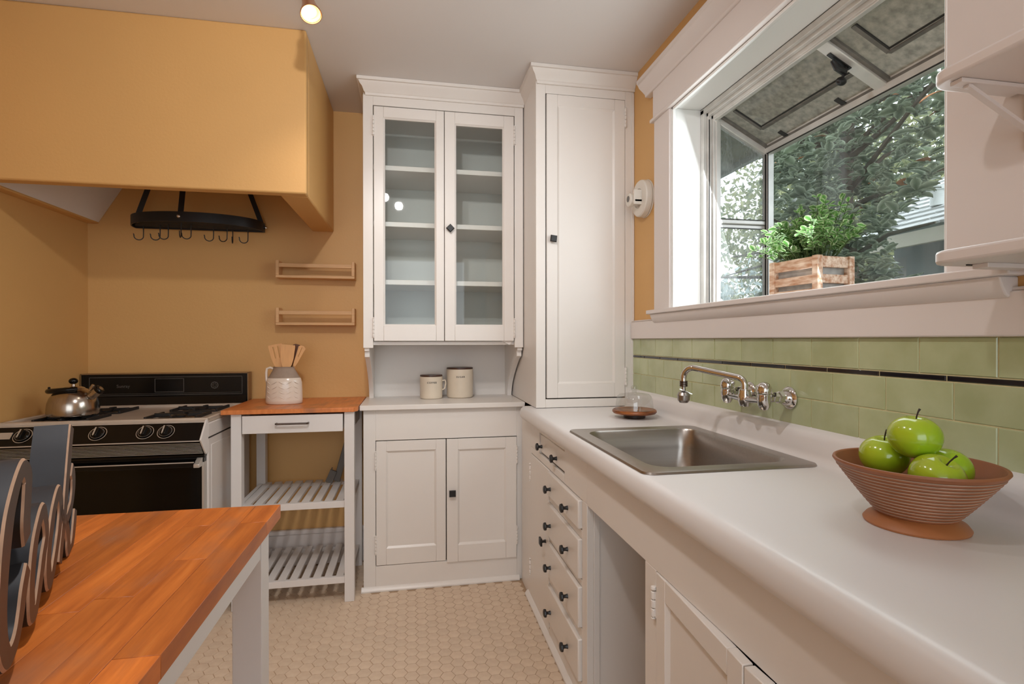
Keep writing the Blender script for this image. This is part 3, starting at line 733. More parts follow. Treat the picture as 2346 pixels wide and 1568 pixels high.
g = G(); c0 = Vector((-0.998, BY, 0.990)); ringax = Vector((0, -1, 0))
for k in range(8):
    a = 2 * pi * k / 8
    ring(g, c0 + Vector((cos(a) * 0.011, 0, sin(a) * 0.011)), 0.0052, 0.0014, 12, ax=ringax, uy=Vector((0, 0, 1)))
ring(g, c0, 0.006, 0.0014, 14, ax=ringax, uy=Vector((0, 0, 1))); ring(g, c0, 0.0175, 0.0014, 24, ax=ringax, uy=Vector((0, 0, 1)))
mesh_obj('rosette', g, PRINTDIM, stove, smooth=0)
# burners and grates
def burner(cx, cy, z, R=0.098):
    g = G().lathe([(0.078, 0.0), (0.074, 0.003), (0.045, 0.0015), (0.0, 0.0015)], (cx, cy, z), 28); mesh_obj('drip_bowl', g, STEEL, stove)
    g = G().lathe([(0.026, 0.002), (0.028, 0.008), (0.022, 0.011), (0.0, 0.011)], (cx, cy, z), 20); mesh_obj('burner_head', g, GRATE, stove)
    g = G()
    for s in (-1, 1):
        g.bar((cx + s * R, cy - R * 0.9, z + 0.007), (cx + s * R, cy + R * 0.9, z + 0.007), 0.010, 0.014)
        g.bar((cx - R, cy + s * R * 0.9, z + 0.004), (cx + R, cy + s * R * 0.9, z + 0.004), 0.008, 0.008)
        g.prism([(cx + s * R, z + 0.002), (cx + s * 0.030, z + 0.004), (cx + s * 0.040, z + 0.017), (cx + s * R, z + 0.019)], 'y', cy - 0.005, cy + 0.005)
        g.prism([(cy + s * R * 0.9, z + 0.002), (cy + s * 0.030, z + 0.004), (cy + s * 0.040, z + 0.017), (cy + s * R * 0.9, z + 0.015)], 'x', cx - 0.005, cx + 0.005)
    mesh_obj('grate', g, GRATE, stove, bevel=0.002)
for cx, cy in ((-1.416, 2.575), (-1.416, 2.82), (-1.005, 2.575), (-1.005, 2.82)): burner(cx, cy, 0.8835)

# kettle
KC = Vector((-1.416, 2.577, 0.9045))
ket = thing('kettle', 'stainless steel stovetop kettle with black handle on the front burner', 'kettle', KC)
prof = [(0.0, 0.0), (0.086, 0.0), (0.090, 0.003), (0.091, 0.010), (0.0905, 0.030), (0.088, 0.052), (0.081, 0.074), (0.069, 0.092), (0.054, 0.105), (0.040, 0.111)]
g = G().lathe(prof, KC, 48); mesh_obj('body', g, KETTLE, ket)
g = G().lathe([(0.042, 0.110), (0.040, 0.114), (0.028, 0.119), (0.008, 0.121), (0.006, 0.132)], KC, 32); lid = mesh_obj('lid', g, KETTLE, ket)
g = G().sphere(KC + Vector((0, 0, 0.143)), 0.0165, (1, 1, 0.82), 20, 12); mesh_obj('lid_knob', g, BLACKENAMEL, lid)
hd = Vector((0.93, -0.36, 0)).normalized(); hp_ = Vector((hd.y, -hd.x, 0))
pts = []; rad = []
for t in np.linspace(0, 1, 15):
    q = -0.096 + 0.150 * t
    pts.append(KC + hd * q + hp_ * (0.064 * sin(pi * (0.10 + 0.80 * t)) ** 0.7) + Vector((0, 0, 0.100 + 0.012 * t)))
    rad.append(0.0108 * min(1.0, 0.45 + 3.0 * t) * (1.0 if t < 0.8 else 1.0 - 1.6 * (t - 0.8)))
g = G().tube(pts, rad, 14)
g.lathe([(0.0, 0), (0.005, 0.001), (0.004, 0.010), (0, 0.011)], pts[4] + Vector((0, 0, 0.008)), 10)
mesh_obj('handle', g, BLACKENAMEL, ket)
sp = Vector((0.80, -0.12, 0.62)).normalized(); sb = KC + Vector((0.066, -0.012, 0.074))
g = G().lathe([(0.021, 0.0), (0.017, 0.012), (0.0165, 0.018), (0.019, 0.020), (0.0175, 0.048)], sb, 24, sp, capb=False); spo = mesh_obj('spout', g, KETTLE, ket)
g = G().lathe([(0.0185, 0.046), (0.0195, 0.049), (0.0195, 0.058), (0.016, 0.061), (0, 0.061)], sb, 24, sp); mesh_obj('whistle_cap', g, BLACKENAMEL, spo)
g = G().lathe([(0.009, 0.060), (0.009, 0.063), (0.004, 0.063), (0.004, 0.0615)], sb, 18, sp); mesh_obj('whistle', g, KETTLE, spo)
g = G().bar(sb + sp * 0.02 + Vector((-0.012, 0, 0.018)), sb + sp * 0.045 + Vector((-0.016, 0, 0.026)), 0.010, 0.012, up=sp); mesh_obj('thumb_lever', g, KETTLE, spo, bevel=0.002)

# ================================================================== WALL SHELVES left of the hutch
def spice_rack(z, label):
    x0, x1, y0 = -0.700, -0.300, 2.975
    t = thing('spice_rack', label, 'shelf', ((x0 + x1) / 2, YB, z), 'beech racks beside the hutch')
    g = G().box(x0, x1, y0, YB - 0.001, z, z + 0.014); mesh_obj('shelf_board', g, PINE, t, bevel=0.0015)
    for a, b in ((x0, x0 + 0.016), (x1 - 0.016, x1)):
        g = G().prism([(y0, z + 0.014), (YB - 0.001, z + 0.014), (YB - 0.001, z + 0.084), (YB - 0.010, z + 0.092), (y0, z + 0.092)], 'x', a, b); mesh_obj('side', g, PINE, t, bevel=0.0015)
    g = G().box(x0 + 0.016, x1 - 0.016, y0 + 0.001, y0 + 0.011, z + 0.056, z + 0.077); mesh_obj('front_rail', g, PINE, t, bevel=0.0015)
spice_rack(1.551, 'upper of the two beech wall racks beside the hutch')
spice_rack(1.301, 'lower of the two beech wall racks beside the hutch')

# ================================================================== HUTCH
HF = 2.665; HXL, HXR = -0.229, 0.562
def door_panel(name, x0, x1, z0, z1, yf, stile, parent, rec=0.008, thick=0.02, rails=None, mould=0.009):
    """panelled door: frame of stiles and rails round a recessed panel with a sloped moulding"""
    bt, tp = rails or (stile, stile)
    g = G()
    a0, a1, b0, b1 = x0 + stile, x1 - stile, z0 + bt, z1 - tp
    g.box(x0, a0, yf, yf + thick, z0, z1); g.box(a1, x1, yf, yf + thick, z0, z1)
    g.box(a0, a1, yf, yf + thick, z0, b0); g.box(a0, a1, yf, yf + thick, b1, z1)
    d = mesh_obj(name, g, PAINT, parent, bevel=0.0018)
    g = G()
    o = [(a0, b0), (a1, b0), (a1, b1), (a0, b1)]; m = mould
    i = [(a0 + m, b0 + m), (a1 - m, b0 + m), (a1 - m, b1 - m), (a0 + m, b1 - m)]
    vs = [(p[0], yf + 0.001, p[1]) for p in o] + [(p[0], yf + rec, p[1]) for p in i]
    g.add(vs, [(k, (k + 1) % 4, 4 + (k + 1) % 4, 4 + k) for k in range(4)] + [(4, 5, 6, 7)])
    mesh_obj('panel', g, PAINT, d, smooth=0)
    return d
def knob_square(c, parent, size=0.030, rot=0.0, stand=0.022):
    """square black knob on a stem, standing out along -Y from c"""
    c = Vector(c); g = G()
    h = size / 2; n = Vector((0, -1, 0))
    def sq(s, d): 
        return [c + n * d + Vector((cos(rot + pi / 4 + k * pi / 2) * s * sqrt(2), 0, sin(rot + pi / 4 + k * pi / 2) * s * sqrt(2))) for k in range(4)]
    rings = [sq(0.006, 0), sq(0.005, stand * 0.55), sq(h, stand * 0.6), sq(h, stand * 0.85), sq(h * 0.8, stand)]
    vs = sum(rings, []); fs = []
    for r in range(4):
        for k in range(4): fs.append((4 * r + k, 4 * r + (k + 1) % 4, 4 * r + 4 + (k + 1) % 4, 4 * r + 4 + k))
    fs.append((16, 17, 18, 19)); g.add(vs, fs)
    return mesh_obj('knob', g, BLACKIRON, parent, smooth=0, fix=True)
def hinge_y(x, z0, z1, yf, parent):
    """painted butt hinge seen edge-on: barrel of knuckles"""
    g = G(); n = 5; h = (z1 - z0) / n
    for k in range(n):
        g.lathe([(0.0045, 0.0008), (0.005, 0.002), (0.005, h - 0.002), (0.0045, h - 0.0008)], (x, yf - 0.003, z0 + k * h), 10)
    g.lathe([(0.003, 0), (0.0045, 0.003), (0, 0.008)], (x, yf - 0.003, z1), 8); g.lathe([(0, -0.006), (0.004, -0.002), (0.003, 0)], (x, yf - 0.003, z0), 8)
    g.box(x - 0.010, x + 0.010, yf - 0.0012, yf + 0.002, z0 + 0.002, z1 - 0.002)
    return mesh_obj('hinge', g, PAINT, parent)

hut = thing('hutch', 'white built-in hutch with glass doors above and panelled doors below', 'cabinet', (0.166, 2.86, 0))
# upper carcass
g = G()
g.box(HXL, -0.182, HF, HF + 0.022, 1.183, 2.41); g.box(0.518, HXR, HF, HF + 0.022, 1.183, 2.41)
g.box(-0.182, 0.518, HF, HF + 0.022, 2.362, 2.41)
g.box(HXL, HXL + 0.018, HF + 0.022, YB - 0.002, 1.215, 2.47); g.box(HXR - 0.018, HXR, HF + 0.022, YB - 0.002, 1.215, 2.47)
g.box(HXL, HXR, HF + 0.022, YB - 0.002, 1.197, 1.215); g.box(HXL + 0.018, HXR - 0.018, HF + 0.022, YB - 0.002, 2.372, 2.39)
mesh_obj('upper_case', g, PAINT, hut, bevel=0.0015)
g = G().box(HXL + 0.018, HXR - 0.018, YB - 0.014, YB - 0.003, 1.215, 2.372); mesh_obj('back_panel', g, PAINT_IN, hut, smooth=0)
g = G(); g.box(HXL + 0.0185, HXL + 0.020, HF + 0.03, YB - 0.014, 1.2155, 2.3715); g.box(HXR - 0.020, HXR - 0.0185, HF + 0.03, YB - 0.014, 1.2155, 2.3715); g.box(HXL + 0.02, HXR - 0.02, HF + 0.03, YB - 0.014, 1.2152, 1.217)
mesh_obj('inside_lining', g, PAINT_IN, hut, smooth=0)
for z in (1.497, 1.785, 2.064):
    g = G().box(HXL + 0.021, HXR - 0.021, HF + 0.045, YB - 0.015, z, z + 0.024); mesh_obj('shelf', g, PAINT, hut, bevel=0.0015)
crown = [(0.0, 2.405), (-0.010, 2.405), (-0.011, 2.416), (-0.016, 2.420), (-0.024, 2.440), (-0.034, 2.450), (-0.040, 2.462), (-0.047, 2.464), (-0.047, ZC - 0.001), (0.0, ZC - 0.001)]
def crown_run(g, prof, pts, close_l=None):
    """sweep the profile (outward offset, z) along a plan polyline pts with mitres; offsets to the left of travel negative = outward"""
    n = len(pts); rows = []
    for i, p in enumerate(pts):
        p = Vector((p[0], p[1], 0))
        d0 = (Vector((*pts[i], 0)) - Vector((*pts[i - 1], 0))).normalized() if i > 0 else None
        d1 = (Vector((*pts[i + 1], 0)) - Vector((*pts[i], 0))).normalized() if i < n - 1 else None
        d0 = d0 or d1; d1 = d1 or d0
        n0 = Vector((d0.y, -d0.x, 0)); n1 = Vector((d1.y, -d1.x, 0)); m = (n0 + n1); m = m / (1 + n0.dot(n1))
        rows.append([p + m * (-o) + Vector((0, 0, z)) for o, z in prof])
    k = len(prof); vs = sum(rows, []); fs = []
    for i in range(n - 1):
        for j in range(k):
            fs.append((i * k + j, i * k + (j + 1) % k, (i + 1) * k + (j + 1) % k, (i + 1) * k + j))
    fs += [tuple(range(k)), tuple((n - 1) * k + j for j in range(k))[::-1]]
    return g.add(vs, fs)
g = crown_run(G(), crown, [(HXL + 0.022, YB - 0.002), (HXL + 0.022, HF), (0.5645, HF)]); mesh_obj('crown_moulding', g, PAINT, hut, fix=True, smooth=40)
# glass doors
def glass_door(x0, x1, gx0, gx1, gz0, gz1, z0=1.217, z1=2.357, hinge_x=None):
    y = HF - 0.004
    g = G(); g.box(x0, gx0, y, y + 0.022, z0, z1); g.box(gx1, x1, y, y + 0.022, z0, z1); g.box(gx0, gx1, y, y + 0.022, z0, gz0); g.box(gx0, gx1, y, y + 0.022, gz1, z1)
    d = mesh_obj('glass_door', g, PAINT, hut, bevel=0.0018)
    g = G(); m = 0.007
    o = [(gx0, gz0), (gx1, gz0), (gx1, gz1), (gx0, gz1)]; i = [(gx0 + m, gz0 + m), (gx1 - m, gz0 + m), (gx1 - m, gz1 - m), (gx0 + m, gz1 - m)]
    vs = [(p[0], y + 0.0025, p[1]) for p in o] + [(p[0], y + 0.008, p[1]) for p in i] + [(p[0], y + 0.018, p[1]) for p in i]
    g.add(vs, [(k, (k + 1) % 4, 4 + (k + 1) % 4, 4 + k) for k in range(4)] + [(4 + k, 4 + (k + 1) % 4, 8 + (k + 1) % 4, 8 + k) for k in range(4)])
    mesh_obj('bead', g, PAINT, d, smooth=0)
    g = G().add([(gx0 + m, y + 0.012, gz0 + m), (gx1 - m, y + 0.012, gz0 + m), (gx1 - m, y + 0.012, gz1 - m), (gx0 + m, y + 0.012, gz1 - m)], [(0, 1, 2, 3)])
    mesh_obj('glass_pane', g, GLASS_CAB, d, smooth=0)
    return d
dl = glass_door(-0.178, 0.1605, -0.132, 0.121, 1.292, 2.306)
dr = glass_door(0.1635, 0.513, 0.214, 0.462, 1.292, 2.300)
knob_square((0.190, HF - 0.004, 1.775), dr, 0.030, pi / 4)
for z0, z1 in ((2.215, 2.305), (1.235, 1.325)):
    hinge_y(-0.180, z0, z1, HF - 0.002, hut); hinge_y(0.5155, z0, z1, HF - 0.002, hut)
g = G(); g.box(0.1605, 0.1635, HF + 0.012, HF + 0.02, 1.217, 2.357); mesh_obj('door_gap', g, SHADOWGAP, hut, smooth=0)
# niche: back, sides hidden by the brackets, counter board
g = G().box(HXL + 0.002, HXR, YB - 0.010, YB - 0.001, 0.907, 1.197); mesh_obj('niche_back', g, PAINT, hut, smooth=0)
def bracket(x0, x1):
    pts = [(HF + 0.012, 1.1965), (HF + 0.012, 1.168), (HF + 0.030, 1.166), (HF + 0.030, 1.138)]
    for i in range(1, 13):
        t = i / 12; pts.append((HF + 0.045 + 0.265 * sin(t * pi / 2) ** 1.15, 1.138 - 0.231 * (1 - cos(t * pi / 2)) ** 0.62))
    pts += [(YB - 0.010, 0.907), (YB - 0.010, 1.1965)]
    g = G().prism(pts, 'x', x0, x1); return mesh_obj('bracket', g, PAINT, hut, bevel=0.0012)
bracket(HXL + 0.004, HXL + 0.028); bracket(HXR - 0.028, HXR - 0.003)
g = G().box(-0.2445, 0.5655, 2.638, YB - 0.002, 0.882, 0.907); mesh_obj('counter_board', g, PAINT, hut, bevel=0.003)
g = G().prism([(0.452, 1.217), (0.510, 1.217), (0.492, 1.196)], 'y', HF + 0.01, HF + 0.02); mesh_obj('corner_block', g, PAINT, hut)
# base
g = G()
g.box(HXL, -0.172, HF, HF + 0.022, 0.0, 0.882); g.box(0.528, 0.5655, HF, HF + 0.022, 0.0, 0.882); g.box(-0.172, 0.528, HF, HF + 0.022, 0.732, 0.882); g.box(-0.172, 0.528, HF, HF + 0.022, 0.0, 0.120)
g.box(HXL, HXL + 0.018, HF + 0.022, YB - 0.002, 0, 0.882)
mesh_obj('base_case', g, PAINT, hut, bevel=0.0015)
g = G().box(-0.172, 0.528, HF + 0.016, HF + 0.024, 0.12, 0.732); mesh_obj('door_gap', g, SHADOWGAP, hut, smooth=0)
d1 = door_panel('panel_door', -0.1695, 0.1675, 0.123, 0.728, HF - 0.002, 0.048, hut, rails=(0.080, 0.050))
d2 = door_panel('panel_door', 0.1715, 0.5255, 0.116, 0.7285, HF - 0.010, 0.056, hut, rails=(0.084, 0.054))
knob_square((0.199, HF - 0.010, 0.461), d2, 0.032, 0.0)
for z0, z1 in ((0.59, 0.675), (0.18, 0.265)):
    hinge_y(-0.1715, z0, z1, HF - 0.002, hut); hinge_y(0.5275, z0 + 0.005, z1 + 0.005, HF - 0.004, hut)
g = G().prism([(HF, 0.0), (HF - 0.016, 0.0), (HF - 0.016, 0.006), (HF - 0.010, 0.016), (HF, 0.022)], 'x', HXL - 0.010, 0.540); mesh_obj('shoe_moulding', g, PAINT, hut)

# ================================================================== TALL CABINET
TF = 2.40; TX0, TX1 = 0.5665, XR - 0.001
tall = thing('tall_cabinet', 'tall narrow white cabinet standing on the counter in the corner', 'cabinet', (0.81, 2.5, 0.906))
g = G()
g.box(TX0, 0.612, TF, TF + 0.022, 0.906, 2.42); g.box(1.004, TX1, TF, TF + 0.022, 0.906, 2.42); g.box(0.612, 1.004, TF, TF + 0.022, 2.366, 2.42); g.box(0.612, 1.004, TF, TF + 0.022, 0.906, 0.945)
g.box(TX0, TX0 + 0.02, TF + 0.022, YB - 0.002, 0.906, 2.47)
g.box(TX0, TX1, TF + 0.022, YB - 0.002, 2.44, 2.47)
g.box(1.036, TX1, TF - 0.004, TF, 0.99, 2.40)
mesh_obj('case', g, PAINT, tall, bevel=0.0015)
crown2 = [(o, z) for o, z in crown]
g = crown_run(G(), crown2, [(TX0 + 0.014, HF - 0.005), (TX0 + 0.014, TF), (TX1, TF)]); mesh_obj('crown_moulding', g, PAINT, tall, fix=True, smooth=40)
g = G().box(0.612, 1.004, TF + 0.018, TF + 0.026, 0.945, 2.366); mesh_obj('door_gap', g, SHADOWGAP, tall, smooth=0)
dt = door_panel('door', 0.6175, 1.0018, 0.9505, 2.3635, TF - 0.003, 0.052, tall, rails=(0.066, 0.050), rec=0.007)
knob_square((0.646, TF - 0.003, 1.69), dt, 0.030, -0.12)
hinge_y(1.004, 2.235, 2.325, TF - 0.002, tall); hinge_y(1.006, 1.005, 1.09, TF - 0.002, tall)

# ================================================================== BASE CABINET under the counter
CF = 0.55
base = thing('base_cabinet', 'white base cabinet with black-knobbed drawers and a knee space under the counter', 'cabinet', (0.8, 1.4, 0))
def face(g, y0, y1, z0, z1, x=CF, t=0.022): g.box(x, x + t, y0, y1, z0, z1)
g = G()
face(g, 2.430, 2.64, 0, 0.8435); face(g, 2.094, 2.430, 0.695, 0.725); face(g, 2.094, 2.43, 0, 0.045); face(g, 2.268, 2.43, 0.725, 0.8435)
face(g, 1.878, 2.268, 0.816, 0.8435); face(g, 1.624, 1.878, 0.695, 0.8435); face(g, 1.878, 2.094, 0.695, 0.725)
face(g, 1.624, 1.674, 0, 0.695)
for z0, z1 in ((0.566, 0.594), (0.408, 0.430), (0.235, 0.268), (0, 0.090)): face(g, 1.674, 2.094, z0, z1)
face(g, 1.136, 1.194, 0, 0.692); face(g, 0.30, 1.624, 0.692, 0.8435); face(g, 0.30, 0.40, 0, 0.692); face(g, 0.40, 1.136, 0, 0.03)
g.box(CF + 0.022, XR - 0.005, 1.624, 1.642, 0, 0.735); g.box(CF + 0.022, XR - 0.005, 1.176, 1.194, 0, 0.735); g.box(CF + 0.022, XR - 0.005, 0.30, 0.318, 0, 0.8435)
g.box(XR - 0.02, XR - 0.002, 1.194, 1.624, 0, 0.735)
mesh_obj('face_frame', g, PAINT, base, bevel=0.0015)
g = G().box(CF + 0.03, CF + 0.034, 1.642, 2.45, 0.03, 0.735); g.box(CF + 0.03, CF + 0.034, 0.32, 1.176, 0.03, 0.69); mesh_obj('door_gap', g, SHADOWGAP, base, smooth=0)
g = G().box(CF + 0.022, CF + 0.042, 1.620, 1.6245, 0, 0.692); mesh_obj('knee_batten', g, PAINT, base, bevel=0.001)
def knob_round(y, z, parent, x=CF, big=1.0):
    g = G().lathe([(0.0085, 0.0), (0.0065, 0.006), (0.006, 0.012), (0.0075, 0.016), (0.0155 * big, 0.018), (0.0165 * big, 0.021), (0.0155 * big, 0.026), (0.010, 0.0285), (0, 0.029)], (x, y, z), 8 if big == 1.0 else 4, (-1, 0, 0))
    return mesh_obj('knob', g, BLACKIRON, parent, smooth=25)
def drawer(y0, y1, z0, z1, proud, knobs, kz):
    g = G().box(CF - proud, CF + 0.014, y0, y1, z0, z1)
    d = mesh_obj('drawer', g, PAINT, base, bevel=0.004)
    for y in knobs: knob_round(y, kz, d, CF - proud)
    return d
d = drawer(1.885, 2.262, 0.733, 0.812, -0.004, (2.235, 2.00), 0.760)
for z0, z1, kz in ((0.597, 0.692, 0.632), (0.433, 0.564, 0.487), (0.271, 0.406, 0.322), (0.093, 0.233, 0.145)):
    drawer(1.679, 2.087, z0, z1, 0.013, (2.032, 1.797), kz)
g = G().box(CF - 0.003, CF + 0.016, 2.098, 2.428, 0.048, 0.692); dn = mesh_obj('door', g, PAINT, base, bevel=0.003)
knob_round(2.145, 0.385, dn, CF - 0.003, 1.35)
def hinge_x(y, z0, z1, x, parent, big=1.0):
    g = G(); n = 3; h = (z1 - z0) / n
    for k in range(n): g.lathe([(0.0045 * big, 0.001), (0.0055 * big, 0.003), (0.0055 * big, h - 0.003), (0.0045 * big, h - 0.001)], (x - 0.003, y, z0 + k * h), 10)
    g.lathe([(0.003, 0), (0.006 * big, 0.004), (0.005 * big, 0.009), (0, 0.011)], (x - 0.003, y, z1), 10); g.lathe([(0, -0.008), (0.005 * big, -0.003), (0.003, 0)], (x - 0.003, y, z0), 8)
    g.box(x - 0.0015, x + 0.001, y - 0.014 * big, y + 0.004, z0, z1)
    return mesh_obj('hinge', g, PAINT, parent)
hinge_x(2.435, 0.565, 0.635, CF - 0.001, base); hinge_x(2.435, 0.125, 0.19, CF - 0.001, base); hinge_x(1.140, 0.585, 0.645, CF - 0.001, base, 1.25)
# right-hand pair of doors (frame + recessed panel), the nearer meeting edge standing a little open
def door_x(y0, y1, z0, z1, swing, parent, proud=0.0):
    """door in the X plane hinged at y1, opened by swing radians"""
    st = 0.048; T = 0.02
    def tr(y, z, x):
        d = y1 - y
        return (CF - proud + (x) * cos(swing) - d * sin(swing), y1 - d * cos(swing) - x * sin(swing) * 0, z)
    g = G()
    def bx(ya, yb, za, zb, xa=-0.002, xb=0.018):
        vs = [tr(y, z, x) for x in (xa, xb) for y, z in ((ya, za), (yb, za), (yb, zb), (ya, zb))]
        g.add(vs, [(0, 3, 2, 1), (4, 5, 6, 7), (0, 1, 5, 4), (1, 2, 6, 5), (2, 3, 7, 6), (3, 0, 4, 7)])
    bx(y0, y0 + st, z0, z1); bx(y1 - st, y1, z0, z1); bx(y0 + st, y1 - st, z0, z0 + st + 0.02); bx(y0 + st, y1 - st, z1 - st, z1)
    d = mesh_obj('door', g, PAINT, parent, bevel=0.0018, fix=True)
    g2 = G(); a0, a1, b0, b1, m = y0 + st, y1 - st, z0 + st + 0.02, z1 - st, 0.010
    o = [(a0, b0), (a1, b0), (a1, b1), (a0, b1)]; i = [(a0 + m, b0 + m), (a1 - m, b0 + m), (a1 - m, b1 - m), (a0 + m, b1 - m)]
    vs = [tr(p[0], p[1], -0.001) for p in o] + [tr(p[0], p[1], 0.007) for p in i]
    g2.add(vs, [(k, 4 + k, 4 + (k + 1) % 4, (k + 1) % 4) for k in range(4)] + [(4, 7, 6, 5)])
    mesh_obj('panel', g2, PAINT, d, smooth=0)
    return d
door_x(0.780, 1.132, 0.034, 0.6908, 0.055, base)
door_x(0.404, 0.777, 0.034, 0.6908, -0.05, base, 0.019)
g = G().prism([(CF, 0), (CF - 0.016, 0), (CF - 0.016, 0.007), (CF - 0.009, 0.018), (CF, 0.024)], 'y', 1.66, 2.497); mesh_obj('shoe_moulding', g, PAINT, base)

# ================================================================== COUNTERTOP with coved backsplash, cut for the sink
ZT = 0.904
SXA, SXB, SYA, SYB2 = 0.535, 1.006, 1.158, 1.788          # sink rim
ct = thing('countertop', 'white laminate countertop with a coved upstand under the window', 'countertop', (0.78, 1.2, 0.8435))
YC0, YC1 = -0.5, TF + 0.10
def counter_profile(full=True):
    p = [(0.560, 0.844), (0.524, 0.844), (0.516, 0.850), (0.511, 0.862), (0.511, 0.878), (0.516, 0.893), (0.526, 0.902), (0.540, ZT)]
    return p
g = G()
front = counter_profile() + [(0.565, ZT), (0.565, 0.864)]
back = [(0.978, 0.864), (0.978, ZT)]
for i in range(1, 8):
    a = -pi / 2 + (pi / 2) * i / 7
    back.append((0.990 + 0.026 * cos(a), ZT + 0.026 + 0.026 * sin(a)))
back += [(1.018, 0.962), (1.022, 0.974), (1.032, 0.983), (1.049, 0.990), (1.049, 0.864)]
g.prism(front, 'y', YC0, YC1)
g.prism(back, 'y', YC0, 2.399)
hx0, hx1, hy0, hy1 = SXA + 0.030, SXB - 0.022, SYA + 0.02, SYB2 - 0.02
g.box(0.565, 0.978, YC0, hy0, 0.864, ZT); g.box(0.565, 0.978, hy1, YC1, 0.864, ZT)
mesh_obj('top', g, COUNTER, ct, smooth=45)

# sink
sink = thing('sink', 'single bowl stainless steel drop-in sink in the white counter', 'sink', (0.77, 1.47, ZT))
def rrect(x0, x1, y0, y1, r, n=7):
    pts = []
    for cx, cy, a0 in ((x1 - r, y1 - r, 0), (x0 + r, y1 - r, pi / 2), (x0 + r, y0 + r, pi), (x1 - r, y0 + r, 3 * pi / 2)):
        for i in range(n + 1):
            a = a0 + pi / 2 * i / n
            pts.append((cx + r * cos(a), cy + r * sin(a)))
    return pts
loops = [(SXA, SXB, SYA, SYB2, 0.028, ZT + 0.0006), (SXA + 0.002, SXB - 0.002, SYA + 0.002, SYB2 - 0.002, 0.028, ZT + 0.0055), (SXA + 0.008, SXB - 0.006, SYA + 0.008, SYB2 - 0.008, 0.026, ZT + 0.0065),
         (0.583, 0.970, 1.212, 1.742, 0.055, ZT + 0.004), (0.587, 0.966, 1.216, 1.738, 0.053, ZT - 0.003), (0.594, 0.959, 1.224, 1.730, 0.052, ZT - 0.06), (0.603, 0.950, 1.234, 1.720, 0.055, ZT - 0.135),
         (0.612, 0.941, 1.243, 1.711, 0.055, ZT - 0.150), (0.632, 0.921, 1.263, 1.691, 0.05, ZT - 0.158), (0.74, 0.82, 1.44, 1.51, 0.03, ZT - 0.162)]
vs = []; fs = []
for L in loops: vs += [(p[0], p[1], L[5]) for p in rrect(*L[:5])]
n = 32
for j in range(len(loops) - 1):
    for i in range(n): fs.append((j * n + i, j * n + (i + 1) % n, (j + 1) * n + (i + 1) % n, (j + 1) * n + i))
fs.append(tuple((len(loops) - 1) * n + i for i in range(n)))
g = G().add(vs, fs); mesh_obj('bowl', g, STEEL, sink, smooth=40)
g = G().lathe([(0.045, 0.0), (0.042, 0.003), (0.030, 0.001), (0.028, -0.004), (0, -0.004)], (0.78, 1.475, ZT - 0.1605), 28); mesh_obj('drain', g, CHROME, sink)

# faucet
fau = thing('faucet', 'chrome wall-mounted bridge faucet with a swivel spout over the sink', 'faucet', (1.04, 1.41, 1.062))
FX, FZ = 0.962, 1.062
yv = (1.322, 1.498)
for y in yv:
    g = G().lathe([(0.031, 0.0), (0.032, 0.004), (0.029, 0.008), (0.024, 0.011), (0.021, 0.020), (0.015, 0.026), (0.0145, 0.040)], (1.0425, y, FZ - 0.004), 32, (-1, 0, 0)); mesh_obj('wall_flange', g, CHROME, fau)
    g = G().lathe([(0.018, 0.0), (0.018, 0.012), (0.0145, 0.014), (0.0145, 0.030), (0.011, 0.032), (0.011, 0.046)], (1.018, y, FZ - 0.002), 6, (-1, 0, 0)); mesh_obj('union_nut', g, CHROME, fau)
    g = G().lathe([(0.0, -0.030), (0.010, -0.027), (0.0165, -0.016), (0.019, 0.0), (0.019, 0.014), (0.017, 0.017)], (FX, y, FZ - 0.008), 28); mesh_obj('valve_body', g, CHROME, fau)
    g = G().lathe([(0.0195, 0.0), (0.0205, 0.004), (0.019, 0.018), (0.014, 0.027), (0.006, 0.031), (0, 0.0315)], (FX, y, FZ + 0.010), 24)
    la = Vector((-0.35, 1.0, 0)).normalized() if y < 1.4 else Vector((0.5, -0.8, 0)).normalized()
    c_ = Vector((FX, y, FZ + 0.026))
    g.tube([c_, c_ + la * 0.014, c_ + la * 0.024 + Vector((0, 0, 0.002))], [0.016, 0.011, 0.004], 12)
    mesh_obj('lever', g, CHROME, fau, smooth=40)
ym = 1.41
g = G().tube([(FX, yv[1], FZ - 0.010), (FX, yv[1] - 0.03, FZ - 0.012), (FX, ym + 0.02, FZ - 0.014), (FX, ym - 0.02, FZ - 0.014), (FX, yv[0] + 0.03, FZ - 0.012), (FX, yv[0], FZ - 0.010)], [0.012, 0.009, 0.0105, 0.0105, 0.009, 0.012], 16); mesh_obj('bridge', g, CHROME, fau)
g = G().lathe([(0.004, -0.030), (0.013, -0.028), (0.019, -0.012), (0.019, 0.004), (0.0165, 0.012), (0.0165, 0.020), (0.0145, 0.022)], (FX, ym, FZ - 0.008), 28); mesh_obj('spout_base', g, CHROME, fau)
SD = Vector((0.861 - FX, 1.581 - ym, 0)).normalized(); L0 = 0.199
pts = [Vector((FX, ym, FZ + 0.008)), Vector((FX, ym, FZ + 0.024))]
for i in range(1, 8):
    a = pi / 2 * i / 7; pts.append(Vector((FX, ym, FZ + 0.024)) + SD * (0.024 * (1 - cos(a))) + Vector((0, 0, 0.024 * sin(a))))
zt = FZ + 0.048
for i in range(1, 6): pts.append(Vector((FX, ym, zt)) + SD * (0.024 + (L0 - 0.058) * i / 5) + Vector((0, 0, 0.022 * i / 5)))
e = pts[-1].copy()
for i in range(1, 10):
    a = radians(95) * i / 9; pts.append(e + SD * (0.034 * sin(a)) + Vector((0, 0, -0.034 * (1 - cos(a)))))
pts.append(pts[-1] + Vector((0, 0, -0.006)))
g = G().tube(pts, 0.0095, 18); mesh_obj('spout', g, CHROME, fau)
tp = pts[-1]
